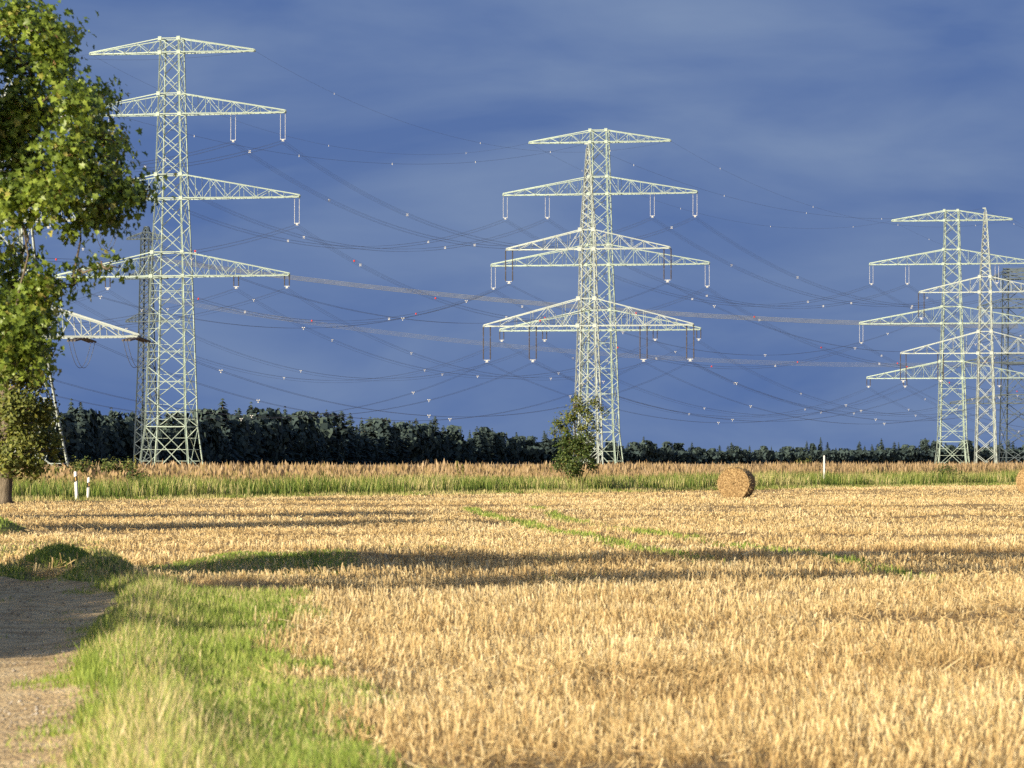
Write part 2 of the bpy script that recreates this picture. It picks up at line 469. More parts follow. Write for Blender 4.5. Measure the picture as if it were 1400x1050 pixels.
def rot_blade(n, lean, az=None):
    """Random yaw, then lean towards a random or given azimuth."""
    yaw = RNG.uniform(0, 2 * np.pi, n); az = RNG.uniform(0, 2 * np.pi, n) if az is None else az
    c, s = np.cos(yaw), np.sin(yaw); z = np.zeros(n); o = np.ones(n)
    Rz = np.stack([np.stack([c, -s, z], -1), np.stack([s, c, z], -1), np.stack([z, z, o], -1)], -2)
    kx, ky = -np.sin(az), np.cos(az); ct, st = np.cos(lean), np.sin(lean); v = 1 - ct
    Rl = np.stack([np.stack([ct + kx * kx * v, kx * ky * v, ky * st], -1),
                   np.stack([kx * ky * v, ct + ky * ky * v, -kx * st], -1),
                   np.stack([-ky * st, kx * st, ct], -1)], -2)
    return Rl @ Rz

def rot_normal(nrm):
    """Matrices whose third column is nrm, spun at random."""
    nrm = nrm / np.linalg.norm(nrm, axis=1)[:, None]; n = len(nrm)
    r = RNG.normal(size=(n, 3)); u = r - nrm * np.sum(r * nrm, 1)[:, None]; u /= np.linalg.norm(u, axis=1)[:, None]
    return np.stack([u, np.cross(nrm, u), nrm], -1)

def merge(parts):
    V = []; F = {}; T = []; n = 0
    for v, fs, t in parts:
        for f in fs: F.setdefault(f.shape[1], []).append(f + n)
        V.append(v); T.append(t); n += len(v)
    return np.concatenate(V), [np.concatenate(x) for x in F.values()], np.concatenate(T)

BLADE_V = [(-.5, 0, 0), (.5, 0, 0), (.32, 0, 1), (-.32, 0, 1)]
BLADE_F = [np.array([[0, 1, 2, 3]])]
CURVE_V = [(-.5, 0, 0), (.5, 0, 0), (.42, .05, .55), (-.42, .05, .55), (0, .28, 1)]
CURVE_F = [np.array([[0, 1, 2, 3]]), np.array([[3, 2, 4]])]

def frustum_points(y0, y1, dens, margin=1.8):
    """Uniform random points of the field between two distances, a little wider than the view."""
    w1 = y1 * 700 / F_PX + margin
    n = int(dens * 2 * w1 * (y1 - y0))
    x = RNG.uniform(-w1, w1, n); y = RNG.uniform(y0, y1, n)
    k = np.abs(x) < y * 700 / F_PX + margin
    return x[k], y[k]

# ------------------------------------------------------------------ stubble
parts = []
STUB_V = [(-.5, 0, 0), (.5, 0, 0), (.45, .06, 1), (-.45, .06, 1)]
for y0, y1, dens, till, w, hh in ((20, 42, 105, 4, .0070, .14), (42, 62, 68, 3, .0088, .13), (62, 85, 40, 3, .0125, .13), (85, 125, 36, 2, .0135, .105), (125, 205, 18, 2, .018, .10), (205, 330, 7, 2, .024, .10)):
    x, y = frustum_points(y0, y1, dens)
    # drill rows run across the view; each plant is a tuft of several cut stalks
    row = .16 + .0012 * y
    yr = (np.round((y + .06 * x) / row) + RNG.normal(0, .15, len(x))) * row - .06 * x
    y = np.where(RNG.random(len(x)) < .7, yr, y)
    x = np.repeat(x, till) + RNG.normal(0, .022 + .0002 * y0, len(x) * till); y = np.repeat(y, till) + RNG.normal(0, .03, len(y) * till)
    bandn = vnoise(x * .02 + 5, (y + .1 * x) / (1.2 + .035 * y0), 44)         # combine swaths: thicker and thinner strips
    keep = (RNG.random(len(x)) > verge_mask(x, y)) & (dist_poly(x, y, TRACK) > 1.8) & (RNG.random(len(x)) > tram_mask(x, y) * .95) & (y < edge_y(x) - .5)
    wb = .35 if y0 < 60 else .62
    thin = (vnoise(x * .55, y * .55, 41) * .7 + vnoise(x * .12, y * .3, 42) * .3) * (1 - wb) + bandn * wb
    keep &= RNG.random(len(x)) < sm(.22, .50, thin) * .90 + .10
    x, y, thin = x[keep], y[keep], thin[keep]
    n = len(x)
    z = height(x, y) - .01
    hgt = hh * RNG.uniform(.4, 1.25, n) * (.45 + .85 * sm(.22, .65, thin))
    laz = vnoise(x * .8, y * .5, 46) * 12 + RNG.normal(0, .9, n)                # neighbours lean alike
    lean = np.abs(RNG.normal(.10, .26, n)) + np.where(RNG.random(n) < .10, RNG.uniform(.4, 1.2, n), 0)
    rot = rot_blade(n, lean, laz)
    scl = np.stack([w * RNG.uniform(.45, 1.5, n), np.ones(n), hgt], -1)
    tint = np.clip(RNG.normal(.62, .20 if y0 < 80 else .15, n) + (vnoise(x * .5, y * .3, 43) - .5) * .4 + (.10 if y0 > 80 else 0), 0, 1)
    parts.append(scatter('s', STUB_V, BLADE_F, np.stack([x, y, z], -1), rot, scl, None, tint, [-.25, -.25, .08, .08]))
    # cut straw lying loose, in wisps
    m = int(n * .30); pick = RNG.choice(n, m, replace=False)
    wis = sm(.45, .7, vnoise(x[pick] * .6, y[pick] * .35, 47))
    pick = pick[RNG.random(m) < .25 + .75 * wis]; m = len(pick)
    rot = rot_blade(m, RNG.uniform(.95, 1.6, m))
    scl = np.stack([w * .8 * RNG.uniform(.6, 1.4, m), np.ones(m), RNG.uniform(.06, .24, m)], -1)
    pos = np.stack([x[pick] + RNG.normal(0, .06, m), y[pick] + RNG.normal(0, .06, m), z[pick] + RNG.uniform(.01, .10, m)], -1)
    parts.append(scatter('s', BLADE_V, BLADE_F, pos, rot, scl, None, np.clip(RNG.normal(.58, .22, m), 0, 1)))
V, F, T = merge(parts)
N_STUB = len(V) // 4
print('stubble blades', N_STUB)
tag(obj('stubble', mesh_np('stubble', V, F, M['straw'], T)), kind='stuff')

# ------------------------------------------------------------------ verge grass
parts = []
for y0, y1, dens, w in ((19, 36, 1300, .0085), (36, 58, 900, .010), (58, 80, 420, .014), (80, 125, 150, .02)):
    x, y = frustum_points(y0, y1, dens, 3.4)
    k = x < 1.0 + .5 * (y > 55); x, y = x[k], y[k]
    d = dist_poly(x, y, TRACK)
    vm = verge_mask(x, y)
    mid = np.exp(-(d / .35) ** 2) * sm(.45, .7, vnoise(x * 1.2, y * .3, 55)) * .25
    edge = sm(1.05, 1.75, d + (vnoise(x * 1.5, y * .5, 54) - .5) * .7)
    keep = RNG.random(len(x)) < np.maximum(vm * edge, mid) * (.35 + .65 * sm(.15, .5, vnoise(x * 1.4, y * .7, 51)))
    x, y, d = x[keep], y[keep], d[keep]; n = len(x)
    big = vnoise(x * .9, y * .35, 52); rim = np.exp(-((d - 2.0) / .35) ** 2)
    hgt = RNG.uniform(.05, .155, n) * (.5 + .9 * big) + rim * RNG.uniform(0, .22, n) * (y < 58)
    hgt *= np.where(d < 1.5, .45, 1) * np.where(y > 60, .6, 1) * sm(140, 60, y) ** .3
    dry = np.clip(.06 + .6 * (vnoise(x * .9, y * .3, 58) - .42) * 2 + rim * .55, 0, 1)
    tint = np.where(RNG.random(n) < dry * .62, RNG.uniform(.68, 1, n), RNG.normal(.42, .14, n) + (vnoise(x * 1.3, y * .4, 56) - .5) * .4)
    rot = rot_blade(n, np.abs(RNG.normal(.12, .3, n)))
    scl = np.stack([w * RNG.uniform(.6, 1.4, n), hgt * 1.0, hgt], -1)
    parts.append(scatter('g', CURVE_V, CURVE_F, np.stack([x, y, height(x, y) - .01], -1), rot, scl, None, np.clip(tint, 0, 1), [-.1, -.1, 0, 0, .05]))
# broad-leaved weeds and seed stalks among the blades
x, y = frustum_points(19, 60, 2.2, 2.5); k = (RNG.random(len(x)) < verge_mask(x, y)) & (dist_poly(x, y, TRACK) > 1.6); x, y = x[k], y[k]
x = np.repeat(x, 7) + RNG.normal(0, .07, 7 * len(x)); y = np.repeat(y, 7) + RNG.normal(0, .07, len(x)); n = len(x)
parts.append(scatter('g', [(0, 0, 0), (.32, .1, .45), (0, .3, 1), (-.32, .1, .45)], [np.array([[0, 1, 2, 3]])], np.stack([x, y, height(x, y)], -1), rot_blade(n, RNG.uniform(.3, 1.0, n)),
                     np.repeat(RNG.uniform(.05, .10, n)[:, None], 3, 1), None, np.clip(RNG.normal(.28, .12, n), 0, .6)))
x, y = frustum_points(19, 58, 6, 2.5); k = (RNG.random(len(x)) < verge_mask(x, y) * (.15 + .85 * np.exp(-((dist_poly(x, y, TRACK) - 2.1) / .4) ** 2))) & (dist_poly(x, y, TRACK) > 1.6)
x, y = x[k], y[k]; n = len(x); hgt = RNG.uniform(.2, .36, n)
parts.append(scatter('g', [(-.1, 0, 0), (.1, 0, 0), (.1, .08, .72), (-.1, .08, .72), (.5, .12, .84), (0, .2, 1), (-.5, .12, .84)], [np.array([[0, 1, 2, 3]]), np.array([[3, 2, 4], [3, 4, 6], [6, 4, 5]])],
                     np.stack([x, y, height(x, y)], -1), rot_blade(n, np.abs(RNG.normal(.1, .22, n))), np.stack([np.full(n, .0115), hgt, hgt], -1), None, RNG.uniform(.74, 1, n)))
V, F, T = merge(parts)
tag(obj('verge_grass', mesh_np('verge_grass', V, F, M['grass'], T)), kind='stuff')

# green weeds along the wheel tracks in the field
x = RNG.uniform(-4, 9, 90000); y = RNG.uniform(58, 168, 90000)
k = RNG.random(len(x)) < tram_mask(x, y); x, y = x[k], y[k]; n = len(x)
hgt = RNG.uniform(.05, .15, n)
V, F, T = scatter('w', CURVE_V, CURVE_F, np.stack([x, y, height(x, y)], -1), rot_blade(n, np.abs(RNG.normal(.2, .3, n))),
                  np.stack([.022 * RNG.uniform(.6, 1.5, n), hgt, hgt], -1), None, np.clip(RNG.normal(.42, .18, n), 0, .85))
tag(obj('wheel_track_weeds', mesh_np('wheel_track_weeds', V, F, M['grass'], T)), kind='stuff')

# loose stones on the track
y = RNG.uniform(18, 64, 5000); x = np.interp(y, TRACK[:, 1], TRACK[:, 0]) + RNG.uniform(-1.6, 1.6, len(y)); k = RNG.random(len(y)) < .25 + .75 * (vnoise(x * 2, y * .6, 71) > .5); x, y = x[k], y[k]; n = len(x)
r_ = RNG.uniform(.006, .02, n) * RNG.uniform(.5, 1.3, n)
V, F, T = scatter('k', [(1, 0, 0), (0, 1, 0), (-1, .1, 0), (.1, -1, 0), (0, .1, .8), (0, 0, -.8)], [np.array([[0, 1, 4], [1, 2, 4], [2, 3, 4], [3, 0, 4], [1, 0, 5], [2, 1, 5], [3, 2, 5], [0, 3, 5]])],
                  np.stack([x, y, height(x, y) + .025], -1), rot_blade(n, RNG.uniform(0, .5, n)), np.stack([r_, r_ * RNG.uniform(.6, 1, n), r_ * RNG.uniform(.5, .9, n)], -1), None, RNG.random(n))
M['stone'] = tint_mat('field_stone', [(0, (.18, .15, .12)), (.6, (.36, .31, .25)), (1, (.52, .47, .40))], .9)
tag(obj('gravel', mesh_np('gravel', V, F, M['stone'], T)), kind='stuff')

# ------------------------------------------------------------------ tall grass along the field's far edge
EDIR = np.array([1, 2.25]) / math.hypot(1, 2.25)
ENRM = np.array([-EDIR[1], EDIR[0]])
def edge_points(n, t0, t1, x0=-34, x1=60):
    s = RNG.uniform(x0, x1, n); t = RNG.uniform(t0, t1, n)
    return s + ENRM[0] * t, edge_y(s) + ENRM[1] * t, t, s
parts = []
def tall(n, t0, t1, h0, h1, w, tmu, tsd, lean=.14, patch=.5):
    x, y, t, s = edge_points(n, t0, t1)
    p = vnoise(s * .33, t * .25, 61)
    p = .6 * p + .4 * vnoise(s * 1.3, t * .5, 63)
    hgt = RNG.uniform(h0, h1, n) * (1 - patch / 2 + patch * p)
    tint = np.clip(RNG.normal(tmu, tsd, n) + (vnoise(s * .8, t * .3, 62) - .5) * .9, 0, 1)
    return scatter('t', CURVE_V, CURVE_F, np.stack([x, y, height(x, y) - .02], -1), rot_blade(n, np.abs(RNG.normal(0, lean, n))),
                   np.stack([w * RNG.uniform(.6, 1.5, n), hgt * .8, hgt], -1), None, tint, [-.15, -.15, 0, 0, .1])
parts.append(tall(26000, -2.2, .8, .10, .34, .035, .82, .14, .3))
parts.append(tall(46000, .2, 9.5, .55, 1.08, .045, .50, .20, patch=.75))
parts.append(tall(17000, .0, 7.0, .5, 1.15, .035, .92, .1))
V, F, T = merge(parts)
tag(obj('reed_grass', mesh_np('reed_grass', V, F, M['reed'], T)), kind='stuff')

PL_V = [(-.12, 0, 0), (.12, 0, 0), (.12, .03, .62), (-.12, .03, .62), (.5, .10, .78), (0, .16, 1), (-.5, .10, .78)]
PL_F = [np.array([[0, 1, 2, 3]]), np.array([[3, 2, 4], [3, 4, 6], [6, 4, 5]])]
parts = []
for n, t0, t1, h0, h1, w in ((26000, 7.5, 15, .80, 1.22, .085), (30000, 13, 36, .85, 1.26, .11), (16000, 32, 110, .85, 1.26, .2)):
    x, y, t, s = edge_points(n, t0, t1, -40, 95)
    p = vnoise(s * .25, t * .12, 64)
    p = .55 * p + .45 * vnoise(s * .9, t * .35, 65)
    hgt = RNG.uniform(h0, h1, n) * (.60 + .62 * p) * (.68 + .12 * sm(-12, 2, s) + .60 * sm(6, 40, s))
    tint = np.clip(RNG.normal(.16, .1, n) + .25 * p - .30 * (1 - sm(-2, 26, s)) * sm(.25, .6, vnoise(s * .22, t * .2, 66)), 0, .6)
    parts.append(scatter('p', PL_V, PL_F, np.stack([x, y, height(x, y) - .02], -1), rot_blade(n, np.abs(RNG.normal(0, .1, n))),
                         np.stack([w * RNG.uniform(.6, 1.4, n), hgt * .8, hgt], -1), None, tint, [-.05, -.05, .12, .12, .42, .46, .42]))
V, F, T = merge(parts)
tag(obj('plume_grass', mesh_np('plume_grass', V, F, M['plume'], T)), kind='stuff')

# ------------------------------------------------------------------ pylons
def angle_bar(mat):
    """Unit L-section bar along +Z (two thin flanges)."""
    t = .22
    P = [(-.5, -.5), (.5, -.5), (.5, -.5 + t), (-.5 + t, -.5 + t), (-.5 + t, .5), (-.5, .5)]
    V = [(x, y, z) for z in (0, 1) for x, y in P]
    F = [[i, (i + 1) % 6, 6 + (i + 1) % 6, 6 + i] for i in range(6)] + [[5, 4, 3, 2, 1, 0], [6, 7, 8, 9, 10, 11]]
    me = bpy.data.meshes.new('angle_bar'); me.from_pydata(V, [], F); me.materials.append(mat); me.update()
    return me
BARS = {k: angle_bar(M[k]) for k in ('steel_a', 'steel_b', 'steel_dark')}

def bar_matrix(a, b, th):
    a, b = Vector(a), Vector(b); d = b - a; L = d.length
    q = d.to_track_quat('Z', 'Y').to_matrix().to_4x4()
    return Matrix.Translation(a) @ q @ Matrix.Diagonal((th, th, L, 1))

def bar(name, a, b, th, mk, parent):
    o = bpy.data.objects.new(name, BARS[mk]); COL.objects.link(o); o.parent = parent
    o.matrix_local = bar_matrix(a, b, th)
    return o

def bars_mesh(name, segs, mk, parent):
    mb = MB(); base = BARS[mk]
    bv = np.array([v.co[:] for v in base.vertices]); bf = [list(p.vertices) for p in base.polygons]
    for a, b, th in segs:
        m = np.array(bar_matrix(a, b, th)); mb.add(bv @ m[:3, :3].T + m[:3, 3], bf)
    return mb.build(name, M[mk], parent)

def string_mesh(kind, L):
    mb = MB()
    if kind == 'white':
        prof = [(.03, 0), (.03, -.12)]
        k = max(6, int(L / .16))
        for i in range(k):
            z = -.14 - (L - .28) * i / k
            prof += [(.032, z), (.085, z - .02), (.032, z - .05)]
        prof += [(.03, -L + .1), (.045, -L + .08), (.045, -L)]
    else:
        prof = [(.04, 0)]
        segs = 3 if L > 3 else 1
        for s in range(segs):
            z0 = -L * s / segs - .12; z1 = -L * (s + 1) / segs + .12
            k = max(4, int((z0 - z1) / .15))
            prof += [(.05, z0 + .06), (.06, z0)]
            for i in range(k):
                z = z0 + (z1 - z0) * i / k
                prof += [(.07, z), (.13, z - .03), (.07, z - .07)]
            prof += [(.05, z1)]
        prof += [(.04, -L)]
    mb.lathe([(r, z) for r, z in prof], 7)
    return mb.mesh('insulator_string', M['ins_white'] if kind == 'white' else M['ins_brown'])
STR_CACHE = {}

def yoke_mesh():
    mb = MB(); mb.box((0, 0, 0), (.95, .05, .10)); mb.box((0, 0, -.16), (.34, .09, .22)); mb.box((0, 0, -.34), (.5, .06, .10))
    return mb.mesh('yoke_plate', M['spacer'])
YOKE = yoke_mesh()

def insulator(root, x, y, z, L, kind, half=.37):
    """Twin suspension strings with a yoke; returns the wire clamp point (local)."""
    key = (kind, round(L, 1))
    if key not in STR_CACHE: STR_CACHE[key] = string_mesh(kind, L)
    for s in (-1, 1):
        o = obj('insulator_string', STR_CACHE[key], root, (x + s * half, y, z))
    o = obj('yoke_plate', YOKE, root, (x, y, z - L - .03)); o.scale = (.85, 1, .8)
    return Vector((x, y, z - L - .42))

def lattice_tower(name, base, rz, widths, arms, mk, label, cat, leg_th, brace_th, panels=None, separate=True, peak=None, group=None, panel_k=.82):
    """widths: [(z, w)], arms: dicts(z, top, half, tip, posts). Local X runs along the arms."""
    root = empty(name, base, rz)
    tag(root, label, cat, group)
    zs = [z for z, w in widths]; ws = [w for z, w in widths]
    W = lambda z: float(np.interp(z, zs, ws)) / 2
    ztop = zs[-1]
    cor = lambda i, z: Vector((W(z) * (1, 1, -1, -1)[i], W(z) * (1, -1, -1, 1)[i], z))
    for i in range(4):
        bars_mesh('leg', [(cor(i, a), cor(i, b), leg_th * (1.15 if a < zs[-1] * .45 else .9)) for a, b in zip(zs[:-1], zs[1:])], mk, root)
        f = MB(); f.box(tuple(cor(i, .0) + Vector((0, 0, .05))), (.9, .9, .5)); f.build('footing', M['concrete'], root)
    # panel levels, tied to the arm levels
    must = sorted(set([0] + [z for z, w in widths[1:] if w is not None] + [a['z'] for a in arms] + [a['top'] for a in arms]))
    must = [m for m in must if m <= ztop + 1e-6]
    lev = [0.0]
    for a, b in zip(must[:-1], must[1:]):
        wid = 2 * W((a + b) / 2)
        k = max(1, round((b - a) / max(1.2, wid * panel_k)))
        lev += [a + (b - a) * j / k for j in range(1, k + 1)]
    segs = []; ring = set(round(m, 3) for m in must[1:])
    for a, b in zip(lev[:-1], lev[1:]):
        for i in range(4):
            j = (i + 1) % 4
            segs.append(('brace', cor(i, a), cor(j, b), brace_th))
            segs.append(('brace', cor(j, a), cor(i, b), brace_th * .9))
            if round(b, 3) in ring: segs.append(('girt', cor(i, b), cor(j, b), brace_th * 1.1))
        if b - a > 4.5:      # secondary struts in the big bottom panels
            for i in range(4):
                j = (i + 1) % 4; m = (a + b) / 2; c = (cor(i, m) + cor(j, m)) / 2
                for k_ in (i, j):
                    q = cor(k_, (a + m) / 2); segs.append(('brace', q, cor(k_, a) * .5 + c * .5 + Vector((0, 0, 0)), brace_th * .6))
                    q = cor(k_, (b + m) / 2); segs.append(('brace', q, cor(k_, b) * .5 + c * .5, brace_th * .6))
                    segs.append(('brace', cor(k_, m), c, brace_th * .6))
    if separate:
        for nm, a, b, th in segs: bar(nm, a, b, th, mk, root)
    else:
        o = bars_mesh('bracing', [s[1:] for s in segs], mk, root); o['kind'] = 'stuff'
    if peak:
        top = Vector((0, 0, peak))
        bars_mesh('peak_cap', [(cor(i, ztop), top, brace_th) for i in range(4)] + [(top - Vector((.5, 0, .1)), top + Vector((.1, 0, -.1)), brace_th * 1.6)], mk, root)
    # gusset plates at the arm roots
    if separate:
        g = MB(); g.box((0, 0, 0), (.55, .05, .55)); gm = g.mesh('gusset_plate', M[mk])
        for a in arms:
            for z in (a['z'], a['top']):
                if z > ztop + .01: continue
                for sx in (-1, 1):
                    obj('gusset_plate', gm, root, (sx * W(z), -W(z) - leg_th * .6, z))
    for a in arms:
        z0, zt, half, tipd = a['z'], a['top'], a['half'], a.get('tip', .35)
        arm = empty('crossarm', (0, 0, 0), 0, root)
        if not separate: js = []
        put = (lambda nm, p, q, th: bar(nm, p, q, th, mk, arm)) if separate else (lambda nm, p, q, th: js.append((p, q, th)))
        wz, wt = W(z0), W(min(zt, ztop))
        for sx in (-1, 1):
            tip = a.get('tipw', .35)
            B = lambda u, sy: Vector((sx * (wz + (half - wz) * u), sy * (wz * (1 - u) + tip * u), z0))
            Tp = lambda u, sy: Vector((sx * (wt + (half - wt) * u), sy * (wt * (1 - u) + tip * u), zt + (z0 + tipd - zt) * u))
            for sy in (-1, 1):
                put('chord', B(0, sy), B(1, sy), leg_th * .8); put('chord', Tp(0, sy), Tp(1, sy), leg_th * .72)
            k = a.get('n', 6)
            for q in range(k):
                u0, u1 = q / k, (q + 1) / k
                for sy in (-1, 1):
                    if q: put('strut', B(u0, sy), Tp(u0, sy), brace_th * .6)
                    if q % 2 == 0: put('strut', Tp(u0, sy), B(u1, sy), brace_th * .7)
                    else: put('strut', B(u0, sy), Tp(u1, sy), brace_th * .7)
                sg = 1 if q % 2 else -1
                put('strut', B(u0, sg), B(u1, -sg), brace_th * .6)
                if q and q % 2 == 0: put('strut', B(u0, 1), B(u0, -1), brace_th * .55)
            put('strut', B(1, 1), B(1, -1), leg_th); put('strut', B(1, 1) , Tp(1, 1), leg_th * .8); put('strut', B(1, -1), Tp(1, -1), leg_th * .8)
        if not a.get('nocross'):
            for sy in (-1, 1):
                put('chord', Vector((-wz, sy * wz, z0)), Vector((wz, sy * wz, z0)), leg_th * .8)
                if zt <= ztop: put('chord', Vector((-wt, sy * wt, zt)), Vector((wt, sy * wt, zt)), leg_th * .7)
        if not separate:
            o = bars_mesh('arm_lattice', js, mk, arm)
    return root

PSI = R(-13)
def world_pt(root_loc, rz, p):
    c, s = math.cos(rz), math.sin(rz)
    return Vector((root_loc[0] + p[0] * c - p[1] * s, root_loc[1] + p[0] * s + p[1] * c, root_loc[2] + p[2]))

A_DEF = [('left', -51.2, 660, 29.5), ('middle', 15.7, 785, 25.1), ('right', 94.0, 937, 19.4)]
A_LABEL = {'left': 'tallest pale green four-armed lattice pylon at the left beside the leafy maple',
           'middle': 'pale green four-armed lattice pylon in the middle, behind the two-armed one and the sapling',
           'right': 'shortest pale green four-armed lattice pylon at the right, just left of a two-armed one'}
clampsA = {}
def build_A(key, X, Y, z4):
    loc = (X, Y, 0)
    widths = [(0, 5.0 + z4 * .098), (min(6.9, z4 * .3), 5.0 + (z4 - 6.9) * .060), (z4, 5.0), (z4 + 11.7, 4.1), (z4 + 24.4, 3.4), (z4 + 33.7, 3.0), (z4 + 35.8, 2.9)]
    arms = [dict(z=z4 + 33.7, top=z4 + 35.8, half=12.9, tip=.25, n=6), dict(z=z4 + 24.4, top=z4 + 27.5, half=17.7, n=8),
            dict(z=z4 + 11.7, top=z4 + 15.3, half=19.9, n=8), dict(z=z4, top=z4 + 3.6, half=18.3, n=8)]
    root = lattice_tower('lattice_pylon', loc, PSI, widths, arms, 'steel_a', A_LABEL[key], 'pylon', .22, .105, group='four-armed pylons of the rear line')
    pts = {}
    for sx, sd in ((-1, 'left'), (1, 'right')):
        pts[('ground', sd, 'outer')] = Vector((sx * 12.9, 0, z4 + 33.75))
        pts[('upper', sd, 'outer')] = insulator(root, sx * 17.35, 0, z4 + 24.4, 4.0, 'white')
        pts[('upper', sd, 'inner')] = insulator(root, sx * 9.6, 0, z4 + 24.4, 4.0, 'white')
        pts[('centre', sd, 'outer')] = insulator(root, sx * 19.55, 0, z4 + 11.7, 3.9, 'white')
        pts[('lower', sd, 'outer')] = insulator(root, sx * 18.0, 0, z4, 1.6, 'brown')
        pts[('lower', sd, 'inner')] = insulator(root, sx * 10.1, 0, z4, 1.6, 'brown')
    w = {k: world_pt(loc, PSI, p) for k, p in pts.items()}
    return w
for key, X, Y, z4 in A_DEF:
    clampsA[key] = build_A(key, X, Y, z4)
def shifted(w, dx, dy, dz): return {k: p + Vector((dx, dy, dz)) for k, p in w.items()}
clampsA['off_left'] = shifted(clampsA['left'], -67, -125, 1)
clampsA['off_right'] = shifted(clampsA['right'], 78, 150, 0)

B_LABEL = {'middle': 'slim two-armed lattice pylon with long brown insulators, before the taller middle pylon',
           'right': 'slim pale two-armed lattice pylon with a pointed top near the right edge'}
clampsB = {}
def build_B(key, X, Y):
    loc = (X, Y, 0)
    widths = [(0, 3.7), (20.6, 2.45), (34.0, 1.85), (45.3, .42)]
    arms = [dict(z=31.3, top=34.0, half=11.6, n=6, tip=.2), dict(z=20.6, top=24.4, half=14.9, n=6, tip=.2)]
    root = lattice_tower('lattice_pylon', loc, PSI, widths, arms, 'steel_b', B_LABEL[key], 'pylon', .19, .10, peak=46.1, group='two-armed pylons of the front line', panel_k=1.0)
    pts = {('peak', 'top', 'outer'): Vector((-.4, 0, 46.0))}
    for sx, sd in ((-1, 'left'), (1, 'right')):
        pts[('upper', sd, 'outer')] = insulator(root, sx * 11.3, 0, 31.3, 4.4, 'brown', .5)
        pts[('lower', sd, 'outer')] = insulator(root, sx * 14.5, 0, 20.6, 4.7, 'brown', .5)
        pts[('lower', sd, 'inner')] = insulator(root, sx * 7.9, 0, 20.6, 4.7, 'brown', .5)
    return {k: world_pt(loc, PSI, p) for k, p in pts.items()}
clampsB['middle'] = build_B('middle', 10.6, 612)
clampsB['right'] = build_B('right', 82.9, 768)
clampsB['off_right'] = shifted(clampsB['right'], 72, 156, 0)

# anchor pylon of the front line, mostly behind the maple
ancX, ancY = -49.5, 432
anc_root = lattice_tower('anchor_pylon', (ancX, ancY, 0), PSI, [(0, 9.6), (6, 7.6), (13.9, 5.4), (25.4, 3.4), (38, 1.2)],
                         [dict(z=25.4, top=28.6, half=10.2, n=5, tip=.2), dict(z=13.9, top=17.4, half=13.3, n=6, tip=.2)], 'steel_b',
                         'grey anchor pylon mostly hidden behind the leaves at the left edge', 'pylon', .24, .12, peak=39.5)
clampsB['left'] = {('peak', 'top', 'outer'): Vector((ancX, ancY, 39.4))}
def slant_string(root, p_local, dirv, L):
    mb = MB(); q = Vector(dirv).normalized(); up = Vector((0, 0, 1)); side = q.cross(up).normalized()
    for s in (-.35, 0, .35):
        a = Vector(p_local) + side * s
        prof = []; k = 14
        for i in range(k): prof += [(i / k + .02, .06), (i / k + .05, .12)]
        mb.tube([a + q * L * u for u, r in prof], [r for u, r in prof], 6)
    mb.build('tension_insulator', M['ins_brown'], root)
inv = Matrix.Rotation(-PSI, 3, 'Z')
for key in [('upper', 'left', 'outer'), ('upper', 'right', 'outer'), ('lower', 'left', 'outer'), ('lower', 'left', 'inner'), ('lower', 'right', 'outer'), ('lower', 'right', 'inner')]:
    lv, sd, io = key; sx = -1 if sd == 'left' else 1
    z = 25.4 if lv == 'upper' else 13.9; xx = {'upper': 10.0, 'lower': 13.1 if io == 'outer' else 7.5}[lv] * sx
    pl = Vector((xx, 0, z - .1)); pw = world_pt((ancX, ancY, 0), PSI, pl)
    fw = (clampsB['middle'][key] - pw); fw.z -= 26; fw.normalize()
    bk = Vector((-fw.x, -fw.y, fw.z))
    for d_ in (fw, bk): slant_string(anc_root, pl, inv @ d_, 2.6)
    e1, e2 = pl + inv @ fw * 2.7, pl + inv @ bk * 2.7
    mb = MB()
    for s in (-.2, .2):
        ctl = [e1.lerp(e2, u) + Vector((s, 0, -2.6 * 4 * u * (1 - u))) for u in np.linspace(0, 1, 13)]
        mb.tube(ctl, .03, 4)
    mb.build('jumper_wire', M['wire'], anc_root)
    clampsB['left'][key] = pw + fw * 2.7

# pylons further off, cloud shade painted into their steel
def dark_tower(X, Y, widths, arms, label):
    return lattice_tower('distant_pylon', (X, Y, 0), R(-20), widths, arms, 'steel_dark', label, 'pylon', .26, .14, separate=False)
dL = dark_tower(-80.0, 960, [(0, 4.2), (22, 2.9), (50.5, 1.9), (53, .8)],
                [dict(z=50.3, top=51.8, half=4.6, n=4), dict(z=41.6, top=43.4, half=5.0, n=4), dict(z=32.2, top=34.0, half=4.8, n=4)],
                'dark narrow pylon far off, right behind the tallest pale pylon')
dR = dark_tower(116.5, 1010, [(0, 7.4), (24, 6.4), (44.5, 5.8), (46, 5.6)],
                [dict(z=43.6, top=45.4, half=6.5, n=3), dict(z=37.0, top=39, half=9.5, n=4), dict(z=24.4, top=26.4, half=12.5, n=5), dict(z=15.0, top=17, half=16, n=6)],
                'dark broad pylon far off, cut by the right edge of the picture')

